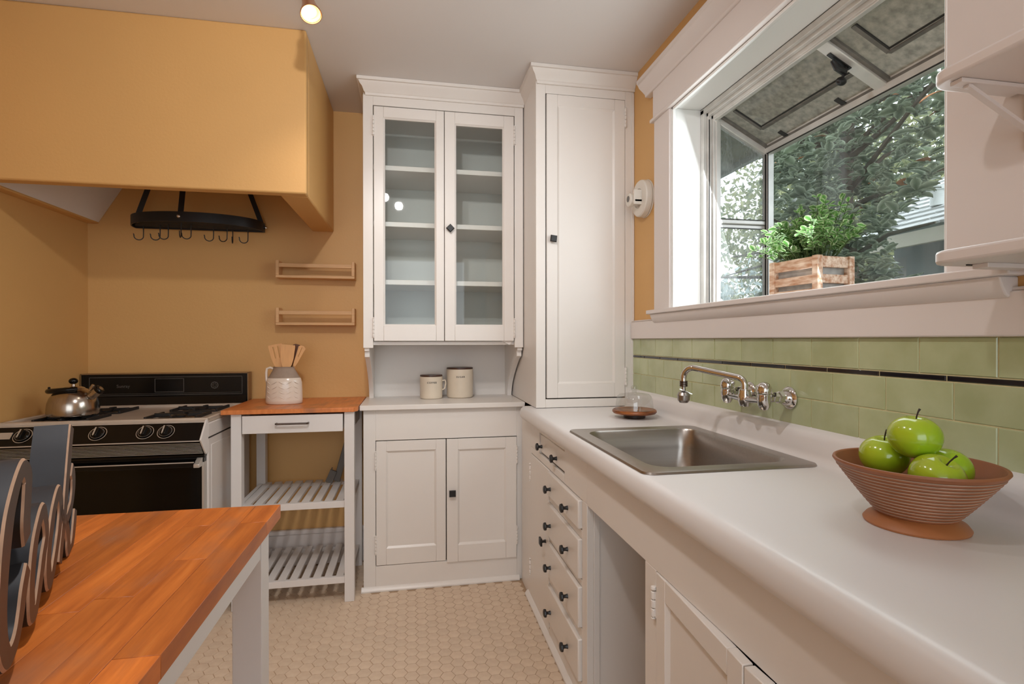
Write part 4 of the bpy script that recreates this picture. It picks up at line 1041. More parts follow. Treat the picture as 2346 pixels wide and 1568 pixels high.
g = G().lathe([(0.0125, 0), (0.0125, -0.004), (0.0115, -0.005), (0.0125, -0.006), (0.0125, -0.010), (0.0115, -0.011), (0.0125, -0.012), (0.0125, -0.018), (0.006, -0.020)][::-1], tp, 24); ae = mesh_obj('aerator', g, HANDLE, fau)
g = G().lathe([(0.0, -0.070), (0.013, -0.070), (0.019, -0.062), (0.0205, -0.046), (0.016, -0.037), (0.007, -0.032), (0.006, -0.020)], tp, 24); mesh_obj('spray_head', g, STEEL, ae)
g = G().bar(tp + Vector((-0.012, 0.004, -0.026)), tp + Vector((0.024, -0.010, -0.042)), 0.010, 0.0025); mesh_obj('spray_lever', g, CHROME, ae)

# ================================================================== COUNTER OBJECTS
# cake stand and dome
CC = Vector((0.895, 2.045, ZT + 0.0005))
cs = thing('cake_stand', 'round striped wooden cake stand on the counter in the corner', 'cake stand', CC)
g = G().lathe([(0.042, 0.0), (0.044, 0.002), (0.044, 0.014), (0.042, 0.016)], CC, 40); mesh_obj('foot', g, DARKWOOD, cs)
g = G().lathe([(0.070, 0.015), (0.084, 0.018), (0.089, 0.024), (0.088, 0.031), (0.083, 0.034), (0.078, 0.033), (0.0, 0.033)], CC, 56); mesh_obj('plate', g, OLIVEW, cs)
dome = single('glass_dome', (lambda g: g.lathe([(0.0765, 0.0), (0.0755, 0.012), (0.071, 0.044), (0.067, 0.055), (0.060, 0.061), (0.040, 0.0645), (0.012, 0.066), (0.009, 0.069), (0.011, 0.078), (0.0145, 0.085), (0.0135, 0.093), (0.007, 0.098), (0.0, 0.099)], CC + Vector((0, 0, 0.0335)), 56, capb=False))(G()),
              GLASS_DOME, 'clear glass dome with a ball knob covering the wooden cake stand', 'dome', CC + Vector((0, 0, 0.0335)))

# bowl with apples
BC = Vector((0.8475, 0.767, ZT + 0.0005)); BK = 1.01
bowl = thing('fruit_bowl', 'ribbed brown wooden footed bowl holding green apples on the counter', 'bowl', BC)
g = G().lathe([(r_ * BK * 1.03, h_ * BK) for r_, h_ in [(0.072, 0.0), (0.073, 0.003), (0.068, 0.010), (0.058, 0.016), (0.054, 0.019)]], BC, 64); mesh_obj('foot', g, BOWLF, bowl)
prof = []; lime = []
NR = 13
r0, z0, r1, z1 = 0.056, 0.018, 0.121, 0.103
def bl(t): return (r0 + (r1 - r0) * (t ** 0.92), z0 + (z1 - z0) * t)
for k in range(NR):
    ta = k / NR * 0.92; tb = (k + 1) / NR * 0.92
    ra, za = bl(ta + 0.004); rb, zb = bl(tb - 0.016); rg, zg = bl(tb - 0.008)
    rm, zm = bl((ta + tb) / 2)
    prof += [(ra, za), (rm + 0.0012, zm - 0.0003), (rb, zb), (rg - 0.0016, zg)]
    lime.append((bl(tb - 0.0165), bl(tb + 0.002)))
prof = [(0.054, 0.017)] + prof + [bl(0.93), bl(1.0), (r1 - 0.001, z1 + 0.003), (r1 - 0.004, z1 + 0.0035), (r1 - 0.006, z1 + 0.002), (0.100, 0.076), (0.080, 0.052), (0.05, 0.034), (0.0, 0.029)]
g = G().lathe([(a_ * BK, b_ * BK) for a_, b_ in prof], BC, 72, capb=True); mesh_obj('shell', g, BOWLW, bowl, smooth=25)
g = G()
for (ra, za), (rb, zb) in lime: g.lathe([((ra + 0.0001) * BK, za * BK), ((rb + 0.0001) * BK, zb * BK)], BC, 72, capb=False, capt=False)
o = mesh_obj('limed_grooves', g, LIMED, bowl); o['label'] = 'pale limed grooves between the ribs'
def apple(r, sq=0.88):
    pr = []
    for i in range(25):
        ph = -pi / 2 + pi * i / 24
        rad = cos(ph) * (1 + 0.05 * sin(ph)); h = sin(ph) * sq
        d = max(0, 1 - abs(rad) / 0.42)
        if ph > 0: h -= 0.30 * d * d * (3 - 2 * d) * 0.9
        else: h += 0.16 * d * d
        pr.append((max(0.0, rad) * r, h * r))
    pr[0] = (0.0, pr[0][1]); pr[-1] = (0.0, pr[-1][1])
    return pr
ap_pr = apple(0.0410, 0.92)
def add_apple(c, axis, label, sc=1.0):
    global APR
    c = Vector(c); A = Vector(axis).normalized()
    rot = Vector((0, 0, 1)).rotation_difference(A)
    if APR is None:
        t = thing('apple', label, 'apple', (0, 0, 0), 'apples in the wooden bowl')
        g = G().lathe(ap_pr, (0, 0, 0), 40)
        g.v = [(p[0] * (1 + 0.03 * cos(5 * atan2(p[1], p[0])) * max(0, -p[2] / 0.04)), p[1] * (1 + 0.03 * cos(5 * atan2(p[1], p[0])) * max(0, -p[2] / 0.04)), p[2]) for p in g.v]
        mesh_obj('skin', g, APPLE, t, smooth=80)
        g = G().tube([(0, 0, 0.025), (0.0005, 0, 0.036), (0.003, 0, 0.045), (0.006, 0, 0.050)], [0.0014, 0.0012, 0.0013, 0.002], 8); mesh_obj('stem', g, STEM, t)
        APR = t
    else:
        t = copy_tree(APR, (0, 0, 0), label)
    t.location = c; t.rotation_mode = 'QUATERNION'; t.rotation_quaternion = rot; t.scale = (sc,) * 3
    return t
APR = None
def ray_at(px, py, d):
    v = Fv + Rv * ((px - 1173) / FPX) - Uv * ((py - 784) / FPX)
    return CAM + v * d
add_apple((0.8399, 0.8205, 1.0104), (-0.10, -0.10, 1), 'green apple resting at the far rim of the bowl with an upright stem', 0.96)
add_apple((0.8387, 0.7604, 1.0552), (0.03, -0.06, 1), 'topmost green apple on the pile in the bowl', 0.96)
add_apple((0.8897, 0.749, 0.999), (0.6, 0.5, 0.6), 'green apple half hidden behind the others at the back of the bowl', 0.92)
add_apple((0.8254, 0.7103, 0.9998), (0.10, -0.55, 0.9), 'low green apple at the near rim with its stem leaning over', 0.94)

# canisters in the niche
def canister(name, cx, cy, r, h, word, label, text_size, handle):
    c = Vector((cx, cy, 0.9075)); t = thing(name, label, 'canister', c, 'canisters on the hutch counter')
    g = G().lathe([(0.0, 0.0), (r * 0.90, 0.0), (r * 0.98, 0.004), (r, 0.012), (r, h), (r * 0.93, h + 0.001), (r * 0.9, h - 0.004)], c, 48, capt=False); mesh_obj('body', g, CANIS, t)
    g = G().lathe([(r * 0.92, h - 0.002), (r * 0.99, h + 0.001), (r * 1.0, h + 0.004), (r * 0.98, h + 0.009), (0.0, h + 0.010)], c, 40); mesh_obj('lid', g, WALNUT, t)
    view = atan2(CAM.y - cy, CAM.x - cx)
    def place(x, y, z):
        a = view + 0.06 + x / r
        return (cx + (r + 0.0006 + z) * cos(a), cy + (r + 0.0006 + z) * sin(a), c.z + h * 0.74 + y)
    text_obj('lettering', word, text_size, INK, t, place, 0.0003, spacing=1.25, bold=True)
    g = G().tube([(cx + r * 0.97, cy - 0.005, c.z + h * 0.80), (cx + r + 0.014, cy - 0.005, c.z + h * 0.83), (cx + r + 0.018, cy - 0.004, c.z + h * 0.70), (cx + r + 0.012, cy - 0.004, c.z + h * 0.45), (cx + r * 0.97, cy - 0.004, c.z + h * 0.38)], 0.004, 8)
    if handle: mesh_obj('handle', g, CANIS, t)
canister('canister', 0.105, 2.905, 0.060, 0.118, 'COFFEE', 'smaller cream canister with a wooden lid lettered COFFEE', 0.0125, True)
canister('canister', 0.262, 2.935, 0.072, 0.155, 'SUGAR', 'larger cream canister with a wooden lid lettered SUGAR', 0.0125, False)

# ================================================================== KITCHEN CART
cart = thing('kitchen_cart', 'white slatted kitchen cart with an orange wood top beside the stove', 'cart', (-0.53, 2.79, 0))
KX0, KX1, KY0, KY1 = -0.797, -0.264, 2.58, 3.025
g = G().prism([(-0.8345, 2.566), (-0.264, 2.566), (-0.2475, 2.590), (-0.2475, YB - 0.004), (-0.8345, YB - 0.004)], 'z', 0.8875, 0.908); mesh_obj('top', g, CARTTOP, cart, bevel=0.002)
for x0, x1 in ((KX0, KX0 + 0.044), (KX1 - 0.044, KX1)):
    for y0, y1 in ((KY0, KY0 + 0.044), (KY1 - 0.044, KY1)):
        g = G().box(x0, x1, y0, y1, 0.0, 0.887); mesh_obj('leg', g, CARTW, cart, bevel=0.0015)
g = G(); g.box(KX0 + 0.044, KX1 - 0.044, KY1 - 0.03, KY1 - 0.012, 0.797, 0.887)
for x in (KX0 + 0.012, KX1 - 0.030): g.box(x, x + 0.018, KY0 + 0.044, KY1 - 0.044, 0.797, 0.887)
mesh_obj('apron', g, CARTW, cart, bevel=0.001)
g = G().box(KX0 + 0.048, KX1 - 0.050, KY0 - 0.004, KY0 + 0.016, 0.798, 0.879); drw = mesh_obj('drawer', g, CARTW, cart, bevel=0.0015)
g = G().box(KX0 + 0.052, KX1 - 0.054, KY0 + 0.016, KY1 - 0.06, 0.802, 0.870); mesh_obj('drawer_box', g, CARTW, drw)
hz = 0.842
g = G().tube([(-0.602, KY0 - 0.003, hz), (-0.602, KY0 - 0.022, hz), (-0.597, KY0 - 0.026, hz), (-0.470, KY0 - 0.026, hz), (-0.465, KY0 - 0.022, hz), (-0.465, KY0 - 0.003, hz)], 0.0045, 10); mesh_obj('handle', g, HANDLE, drw)
slat0 = None
def slat_shelf(z):
    g = G(); g.box(KX0 + 0.044, KX1 - 0.044, KY0 + 0.006, KY0 + 0.026, z - 0.026, z + 0.004); mesh_obj('front_rail', g, CARTW, cart, bevel=0.0012)
    g = G(); g.box(KX0 + 0.044, KX1 - 0.044, KY1 - 0.030, KY1 - 0.012, z - 0.026, z - 0.010); mesh_obj('back_rail', g, CARTW, cart, bevel=0.0012)
    for x in (KX0 + 0.014, KX1 - 0.032):
        g = G().box(x, x + 0.018, KY0 + 0.044, KY1 - 0.044, z - 0.026, z + 0.004); mesh_obj('side_rail', g, CARTW, cart, bevel=0.0012)
    n = 9; x0, x1 = KX0 + 0.036, KX1 - 0.034; p = (x1 - x0) / n
    for k in range(n):
        g = G().box(x0 + k * p, x0 + k * p + p * 0.66, KY0 + 0.026, KY1 - 0.012, z - 0.010, z + 0.003); mesh_obj('slat', g, CARTW, cart, bevel=0.001)
slat_shelf(0.466); slat_shelf(0.112)

# utensil crock
UC = Vector((-0.618, 2.795, 0.9085))
cr = thing('utensil_crock', 'cream herringbone stoneware jug holding wooden utensils on the cart', 'jug', UC)
def oval(prof, n=48, kx=1.0, ky=0.62): 
    g = G().lathe(prof, (0, 0, 0), n, capt=False); g.v = [(UC.x + p[0] * kx, UC.y + p[1] * ky, UC.z + p[2]) for p in g.v]; return g
g = oval([(0.0, 0.0), (0.080, 0.0), (0.085, 0.003), (0.086, 0.02), (0.085, 0.07), (0.083, 0.105), (0.078, 0.124), (0.074, 0.128)]); mesh_obj('glazed_body', g, CROCKW, cr, smooth=60)
g = oval([(0.075, 0.1275), (0.069, 0.136), (0.050, 0.170), (0.049, 0.178), (0.052, 0.182), (0.049, 0.182), (0.045, 0.176), (0.045, 0.12)]); o = mesh_obj('bare_neck', g, CROCKG, cr, smooth=60); o['label'] = 'unglazed grey neck'
g = G().tube([UC + Vector((-0.050, 0, 0.172)), UC + Vector((-0.066, 0, 0.178)), UC + Vector((-0.080, 0, 0.172)), UC + Vector((-0.083, 0, 0.155)), UC + Vector((-0.082, 0, 0.12)), UC + Vector((-0.078, 0, 0.10))], 0.0062, 10); mesh_obj('handle', g, CROCKW, cr)
g = G()
for row in range(4):
    for k in range(5):
        a0 = -pi / 2 + (-0.85 + 0.42 * k); s = 1 if k % 2 == 0 else -1
        z = 0.105 - row * 0.024
        for q in range(1):
            p0 = Vector((UC.x + 0.0855 * cos(a0 - 0.16), UC.y + 0.62 * 0.0855 * sin(a0 - 0.16), UC.z + z + s * 0.007))
            p1 = Vector((UC.x + 0.0855 * cos(a0 + 0.16), UC.y + 0.62 * 0.0855 * sin(a0 + 0.16), UC.z + z - s * 0.007))
            g.tube([p0, (p0 + p1) / 2 + Vector((0, -0.001, 0)), p1], [0.0006, 0.0022, 0.0006], 6)
mesh_obj('herringbone_ridges', g, CROCKW, cr, smooth=60)
# utensils: flat blades on round handles
def utensil(name, lab, foot, tip, w0, w1, bl, m, slots=0, bowl_=False, tw=0.0):
    f = Vector(foot); t = Vector(tip); ax = (t - f).normalized(); side = Vector((cos(tw), sin(tw), 0)); side = (side - ax * side.dot(ax)).normalized(); nn = ax.cross(side)
    L = (t - f).length; e = thing(name, lab, 'utensil', f, 'wooden utensils in the jug')
    g = G().tube([f, f + ax * (L - bl)], [0.005, 0.0058], 10); mesh_obj('handle', g, m, e)
    g = G()
    st = [(0, w0 * 0.5), (0.18, w0 * 0.8), (0.45, w0), (0.7, (w0 + w1) / 2), (0.92, w1), (1.0, w1 * (0.94 if not bowl_ else 0.45))]
    th = 0.003
    def outline(sgn): return [f + ax * (L - bl + bl * a) + side * (sgn * w) for a, w in st]
    Lf, Rt = outline(-1), outline(1)
    if slots == 0:
        vs = []
        for a, b in zip(Lf, Rt): vs += [a + nn * th, b + nn * th, b - nn * th, a - nn * th]
        fs = [(0, 1, 2, 3), tuple(4 * (len(st) - 1) + k for k in (3, 2, 1, 0))]
        for i in range(len(st) - 1):
            for k in range(4): fs.append((4 * i + k, 4 * i + 4 + k, 4 * i + 4 + (k + 1) % 4, 4 * i + (k + 1) % 4))
        g.add(vs, fs)
    else:   # tines between slots
        nb = slots + 1
        def strip(a, b, i0, i1):
            vs = []
            for i in range(i0, i1 + 1):
                p, q = Lf[i].lerp(Rt[i], a), Lf[i].lerp(Rt[i], b); vs += [p + nn * th, q + nn * th, q - nn * th, p - nn * th]
            m_ = i1 - i0; fs = [(0, 1, 2, 3), tuple(4 * m_ + k for k in (3, 2, 1, 0))]
            for i in range(m_):
                for k in range(4): fs.append((4 * i + k, 4 * i + 4 + k, 4 * i + 4 + (k + 1) % 4, 4 * i + (k + 1) % 4))
            g.add(vs, fs)
        strip(0, 1, 0, 2); strip(0, 1, 4, 5)
        for k in range(nb):
            strip(k / nb + (0.05 if k else 0), (k + 1) / nb - (0.05 if k < nb - 1 else 0), 2, 4)
    mesh_obj('blade', g, m, e, fix=True, smooth=40)
    return e
B0 = UC + Vector((0, 0, 0.02))
utensil('slotted_spatula', 'slotted light wood spatula leaning to the stove side of the jug', B0 + Vector((0.012, 0, 0)), UC + Vector((-0.040, -0.006, 0.292)), 0.030, 0.034, 0.125, SPOONW, 2)
utensil('spatula', 'plain light wood spatula standing upright in the jug', B0 + Vector((0.0, -0.012, 0)), UC + Vector((0.022, -0.012, 0.290)), 0.030, 0.033, 0.118, SPOONW, 0)
utensil('wooden_spoon', 'dark brown wooden spoon between the paler utensils in the jug', B0 + Vector((-0.014, 0.010, 0)), UC + Vector((0.060, 0.016, 0.292)), 0.010, 0.020, 0.085, SPOOND, 0, True)
utensil('wooden_fork', 'slotted light wood spoon leaning toward the hutch in the jug', B0 + Vector((-0.020, -0.002, 0)), UC + Vector((0.088, 0.000, 0.284)), 0.012, 0.018, 0.105, SPOONW, 1, True)

# slim grey tool leaning on the middle shelf of the cart
gt = thing('grey_tool', 'slim grey handled tool leaning behind the leg on the cart shelf', 'tool', (-0.385, 2.95, 0.47))
g = G().bar((-0.392, 2.955, 0.47), (-0.322, 2.985, 0.735), 0.034, 0.012, up=(0, -1, 0)); mesh_obj('shaft', g, DARKGREY, gt, bevel=0.003)
g = G().bar((-0.324, 2.982, 0.725), (-0.300, 2.99, 0.815), 0.022, 0.016, up=(0, -1, 0)); mesh_obj('grip', g, BLACKIRON, gt, bevel=0.004)
g = G().bar((-0.430, 2.945, 0.470), (-0.405, 2.95, 0.530), 0.036, 0.022, up=(0, -1, 0)); g.tube([(-0.418, 2.942, 0.525), (-0.412, 2.942, 0.548)], 0.003, 8); mesh_obj('clamp', g, DARKGREY, gt, bevel=0.003)

# ================================================================== ISLAND TABLE
IX0, IX1, IY0, IY1, IZ = -1.42, -0.251, 0.06, 1.104, 0.90
isl = thing('island_table', 'butcher block island table with white legs in front of the stove', 'table', (-0.83, 0.58, 0))
TH = 0.026
nr = 26; pw = (IX1 - IX0) / nr
for k in range(nr):
    xa = IX1 - (k + 1) * pw; xb = IX1 - k * pw
    y = IY1
    random.seed(100 + k)
    first = True
    while y > IY0 + 1e-6:
        L = random.uniform(0.22, 0.46) if not first else random.uniform(0.05, 0.4); first = False
        y2 = max(IY0, y - L)
        if y2 - IY0 < 0.06: y2 = IY0
        g = G().box(xa + 0.00015, xb - 0.00015, y2 + 0.00015, y - 0.00015, IZ - TH, IZ + random.uniform(-0.0002, 0.0001))
        mesh_obj('stave', g, STAVE, isl, bevel=0.0005, seg=1)
        y = y2
random.seed(11)
LS = 0.0500
legx = (-0.2592 * 1.033 - LS, -0.2592 * 1.033)
for x0 in (legx[0], IX0 + 0.018):
    for y0 in (1.033, IY0 + 0.02):
        g = G().box(x0, x0 + LS, y0, y0 + LS, 0.0, IZ - TH); mesh_obj('leg', g, mat('white_table_leg', srgb(222, 218, 216), 0.45) if 'white_table_leg' not in MATS else MATS['white_table_leg'], isl, bevel=0.0012)
g = G(); a = legx[1] - 0.002
g.box(a - 0.018, a, IY0 + 0.02 + LS, 1.033, IZ - TH - 0.052, IZ - TH)
mesh_obj('apron_rail', g, MATS['white_table_leg'], isl, bevel=0.001)
g = G().box(IX0 + 0.02, IX0 + 0.038, IY0 + 0.02 + LS, 1.033, IZ - TH - 0.052, IZ - TH); mesh_obj('apron_rail', g, MATS['white_table_leg'], isl, bevel=0.001)
for y in (1.06, IY0 + 0.03):
    g = G().box(IX0 + 0.018 + LS, legx[0], y, y + 0.018, IZ - TH - 0.052, IZ - TH); mesh_obj('apron_rail', g, MATS['white_table_leg'], isl, bevel=0.001)

# ------------------------------------------------------------------ cut-out word sign on the island
P0 = Vector((-0.377, 0.601, IZ)); P1 = Vector((-0.503, 0.906, IZ))
sd = (P1 - P0).normalized(); sn = Vector((sd.y, -sd.x, 0))          # facing the room side
sign = thing('word_sign', 'dark wooden letters spelling Cook standing on the island', 'sign', (P0 + P1) / 2)
THK = 0.042
def ribbon(name_parent, pts, closed=False):
    """pts: (px, py, half width px) -> polygon strip on the sign's front face, extruded backwards"""
    nseg = []
    # smooth with Catmull-Rom
    P = [np.array(p, float) for p in pts]; out = []
    m = len(P)
    for i in range(m - (0 if closed else 1)):
        p0, p1, p2, p3 = (P[(i - 1) % m] if closed or i > 0 else P[0]), P[i], P[(i + 1) % m], (P[(i + 2) % m] if closed or i + 2 < m else P[-1])
        for s in range(5):
            t = s / 5; out.append(0.5 * ((2 * p1) + (-p0 + p2) * t + (2 * p0 - 5 * p1 + 4 * p2 - p3) * t * t + (-p0 + 3 * p1 - 3 * p2 + p3) * t ** 3))
    if not closed: out.append(P[-1])
    W3 = []
    for q in out:
        c = on_plane(q[0], q[1], P0, sn); e = on_plane(q[0] + q[2], q[1], P0, sn); W3.append((c, abs((e - c).dot(sd))))
    k = len(W3); L = []; Rr = []
    for i, (c, w) in enumerate(W3):
        a = W3[(i - 1) % k][0] if closed or i > 0 else c; b = W3[(i + 1) % k][0] if closed or i < k - 1 else c
        t = (b - a); t2 = np.array((t.dot(sd), t.z)); t2 = t2 / (np.linalg.norm(t2) + 1e-9); nn = np.array((-t2[1], t2[0]))
        w = min(max(w, 0.009), 0.022)
        L.append(c + sd * (nn[0] * w) + Vector((0, 0, nn[1] * 0.0105))); Rr.append(c - sd * (nn[0] * w) - Vector((0, 0, nn[1] * 0.0105)))
    return L, Rr
def clampz(p, lo=IZ + 0.0006):
    p = p.copy(); p.z = max(p.z, lo); return p
STROKES = {
 'C': [[(64, 1236, 8), (62, 1195, 9), (65, 1135, 9), (66, 1092, 9), (57, 1074, 8), (46, 1096, 8), (34, 1140, 11), (24, 1190, 12), (16, 1260, 12), (10, 1340, 11), (7, 1420, 11), (10, 1480, 11), (20, 1508, 10), (32, 1490, 9), (43, 1450, 8), (51, 1400, 8), (58, 1345, 8), (66, 1300, 7)]],
 'o1': [[(100, 1172, 6), (90, 1205, 6), (82, 1250, 7), (76, 1310, 7), (74, 1365, 7), (76, 1405, 7), (83, 1398, 6), (90, 1360, 6), (97, 1310, 6), (102, 1270, 6), (108, 1228, 5), (106, 1190, 5)]],
 'o2': [[(135, 1130, 6), (126, 1165, 6), (120, 1205, 6), (114, 1255, 6), (112, 1300, 6), (115, 1332, 6), (121, 1318, 5), (127, 1285, 5), (133, 1245, 5), (138, 1205, 5), (141, 1165, 5), (139, 1138, 5)]],
 'k': [[(166, 978, 5), (162, 1020, 5), (158, 1070, 5), (154, 1120, 5), (150, 1170, 5), (146, 1215, 5), (142, 1255, 5), (139, 1290, 4)],
       [(166, 1076, 4), (169, 1090, 4), (169, 1120, 4), (165, 1155, 4), (158, 1180, 4), (152, 1196, 4)],
       [(152, 1196, 4), (157, 1225, 4), (158, 1250, 4), (162, 1262, 4), (168, 1235, 4), (172, 1195, 4), (174, 1168, 3)]],
 'link': [[(141, 1165, 3), (146, 1190, 3), (150, 1200, 3)]],
}
def letter(key):
    gb = G(); ge = G(); gs = G()
    for pts in STROKES[key]:
        L, Rr = ribbon(None, pts, closed=key in ('o1', 'o2'))
        closed = key in ('o1', 'o2'); k = len(L); bevel = 0.0022
        F1 = []; E1 = []; B1 = []
        for a, b in zip(L, Rr):
            a, b = clampz(a), clampz(b); d = (a - b).normalized()
            F1.append((a - d * bevel, b + d * bevel)); E1.append((a - sn * bevel, b - sn * bevel)); B1.append((a - sn * THK, b - sn * THK))
        rng = range(k if closed else k - 1)
        vsF = [p for q in F1 for p in q]; fsF = [(2 * i, 2 * i + 1, 2 * ((i + 1) % k) + 1, 2 * ((i + 1) % k)) for i in rng]
        gb.add(vsF, fsF)
        vsE = [p for f, e in zip(F1, E1) for p in (f[0], f[1], e[0], e[1])]
        fsE = []
        for i in rng:
            j = (i + 1) % k
            fsE += [(4 * i, 4 * j, 4 * j + 2, 4 * i + 2), (4 * i + 1, 4 * i + 3, 4 * j + 3, 4 * j + 1)]
        if not closed: fsE += [(0, 2, 3, 1), (4 * (k - 1), 4 * (k - 1) + 1, 4 * (k - 1) + 3, 4 * (k - 1) + 2)]
        ge.add(vsE, fsE)
        vsS = [p for e, b in zip(E1, B1) for p in (e[0], e[1], b[0], b[1])]
        fsS = []
        for i in rng:
            j = (i + 1) % k
            fsS += [(4 * i, 4 * j, 4 * j + 2, 4 * i + 2), (4 * i + 1, 4 * i + 3, 4 * j + 3, 4 * j + 1), (4 * i + 2, 4 * j + 2, 4 * j + 3, 4 * i + 3)]
        if not closed: fsS += [(0, 2, 3, 1), (4 * (k - 1), 4 * (k - 1) + 1, 4 * (k - 1) + 3, 4 * (k - 1) + 2)]
        gs.add(vsS, fsS)
    o = mesh_obj('letter', gs, NAVY, sign, smooth=40)
    mesh_obj('letter_face', gb, SIGNFACE, o, smooth=0); mesh_obj('letter_edge', ge, SIGNEDGE, o, smooth=40)
for key in ('C', 'o1', 'o2', 'k', 'link'): letter(key)

# ================================================================== RIGHT-HAND WALL SHELVES, wall fixture, spotlight
def wall_shelf(z, label, brk):
    X0, X1, Y1, Y0 = 0.852, 1.0275, 0.755, -0.25
    t = thing('wall_shelf', label, 'shelf', ((X0 + X1) / 2, 0.4, z), 'shelves beside the window')
    r = 0.035; pts = [(X1, Y0), (X1, Y1)]
    for i in range(9):
        a = pi / 2 + pi / 2 * i / 8; pts.append((X0 + r + r * cos(a), Y1 - r + r * sin(a)))
    pts += [(X0, Y0)]
    g = G().prism(pts, 'z', z, z + 0.022); mesh_obj('board', g, TRIMW, t, bevel=0.005)
    if brk:
        yb2 = 0.715
        g = G().bar((X0 + 0.015, yb2, z - 0.004), (X1 - 0.004, yb2, z - 0.004), 0.020, 0.007); bk = mesh_obj('bracket', g, TRIMW, t, bevel=0.001)
        g = G().bar((X0 + 0.035, yb2, z - 0.008), (X1 - 0.006, yb2, z - 0.075), 0.010, 0.006); mesh_obj('brace', g, TRIMW, bk)
        g = G().box(X1 - 0.006, X1, yb2 - 0.01, yb2 + 0.01, z - 0.10, z); mesh_obj('wall_leaf', g, TRIMW, bk)
        g = G().lathe([(0.006, 0), (0.006, 0.004), (0, 0.006)], (X0 + 0.04, yb2, z - 0.008), 12, (0, 0, -1)); mesh_obj('screw', g, TRIMW, bk)
    else:
        g = G().box(X0 + 0.06, X1 - 0.002, Y1 - 0.055, Y1 - 0.030, z - 0.008, z); mesh_obj('cleat', g, TRIMW, t, bevel=0.001)
        g = G().box(X0 + 0.05, X1 - 0.01, Y1 - 0.030, Y1 - 0.028, z - 0.002, z + 0.0); mesh_obj('seam', g, SHADOWGAP, t, smooth=0)
wall_shelf(1.642, 'upper white corner-rounded shelf on a folding bracket by the window', True)
wall_shelf(1.345, 'lower white corner-rounded shelf just above the window sill end', False)

fx = Vector((XR - 0.0005, 2.265, 1.862))
fix_ = thing('wall_fixture', 'round white wall fixture with a lever between cabinet and window casing', 'fixture', fx)
g = G().lathe([(0.084, 0.0), (0.085, 0.003), (0.084, 0.006), (0.080, 0.006)], fx, 40, (-1, 0, 0)); mesh_obj('back_plate', g, DEVICE, fix_)
g = G().lathe([(0.078, 0.005), (0.078, 0.007)], fx, 40, (-1, 0, 0)); mesh_obj('shadow_gap', g, SHADOWGAP, fix_)
g = G().lathe([(0.081, 0.007), (0.083, 0.010), (0.082, 0.032), (0.078, 0.037), (0.060, 0.039), (0.044, 0.040), (0.042, 0.036), (0.030, 0.030), (0, 0.030)], fx, 44, (-1, 0, 0)); mesh_obj('housing', g, DEVICE, fix_)
g = G().box(fx.x - 0.075, fx.x - 0.030, fx.y - 0.036, fx.y - 0.026, fx.z - 0.035, fx.z + 0.03); g.box(fx.x - 0.072, fx.x - 0.03, fx.y - 0.036, fx.y + 0.03, fx.z - 0.024, fx.z - 0.012); mesh_obj('lever', g, DEVICE, fix_, bevel=0.002)
g = G().lathe([(0.024, 0.030), (0.025, 0.060), (0.030, 0.064), (0.030, 0.078), (0.026, 0.082), (0, 0.083)], fx + Vector((0, 0.012, -0.006)), 28, (-1, 0, 0)); dk = mesh_obj('dial', g, DEVICE, fix_)
g = G().lathe([(0.014, 0.0832), (0.014, 0.084), (0, 0.084)], fx + Vector((0, 0.012, -0.002)), 20, (-1, 0, 0)); mesh_obj('dial_emblem', g, PRINTDIM, dk)

spt = Vector((-0.335, 1.915, 2.335))
spl = thing('spotlight', 'lit copper track spotlight under the ceiling', 'spotlight', spt)
ax = Vector((0.20, -0.42, -0.88)).normalized()
g = G().lathe([(0.017, -0.085), (0.020, -0.080), (0.022, -0.05), (0.026, -0.030), (0.034, -0.004), (0.036, 0.004), (0.034, 0.004), (0.031, -0.004)], spt, 36, ax, capt=False); mesh_obj('housing', g, LAMPMETAL, spl)
g = G().lathe([(0.0315, 0.0), (0.026, -0.010), (0.0, -0.012)], spt, 32, ax, capb=False); mesh_obj('reflector', g, BULBREF, spl, fix=True)
g = G().lathe([(0.022, -0.008), (0.020, -0.0045), (0.0, -0.003)], spt + Vector((-0.004, 0, 0)), 28, ax, capb=False); mesh_obj('bulb', g, BULB, spl)
k0 = spt - ax * 0.085
g = G().tube([k0, k0 + Vector((-0.006, 0.0, 0.04)), Vector((k0.x - 0.006, k0.y, ZC - 0.03))], 0.007, 10); mesh_obj('arm', g, LAMPMETAL, spl)
g = G().box(k0.x - 0.018, k0.x + 0.010, 0.2, 2.05, ZC - 0.022, ZC - 0.001); mesh_obj('track', g, TRIMW, spl, bevel=0.002)

# ================================================================== PLANTER in the window
cx0, cy0 = 1.28, 1.655
pc = Vector((1.338, 1.598, 1.3565))
ang = radians(6)
def rot2(x, y): return (pc.x + x * cos(ang) - y * sin(ang), pc.y + x * sin(ang) + y * cos(ang))
crate = thing('planter_crate', 'whitewashed slatted wooden crate planter on the window seat', 'planter', pc)
def rbox(x0, x1, y0, y1, z0, z1, name, m, par=crate, bev=0.0015):
    g = G().box(x0, x1, y0, y1, z0, z1); g.v = [(*rot2(p[0], p[1]), p[2] + pc.z) for p in g.v]; return mesh_obj(name, g, m, par, bevel=bev)
CW, CD, CH = 0.066, 0.092, 0.137       # half width in x, half depth in y, height
for sx in (-1, 1):
    for sy in (-1, 1):
        rbox(sx * CW - 0.011, sx * CW + 0.011, sy * CD - 0.011, sy * CD + 0.011, 0, CH, 'corner_post', CRATE)
for z0 in (0.003, 0.048, 0.099):
    for sx in (-1, 1): rbox(sx * CW - 0.006, sx * CW + 0.006, -CD + 0.011, CD - 0.011, z0, z0 + (0.036 if z0 > 0.09 else 0.028), 'slat', CRATE)
    for sy in (-1, 1): rbox(-CW + 0.011, CW - 0.011, sy * CD - 0.006, sy * CD + 0.006, z0, z0 + (0.036 if z0 > 0.09 else 0.028), 'slat', CRATE)
g = G()
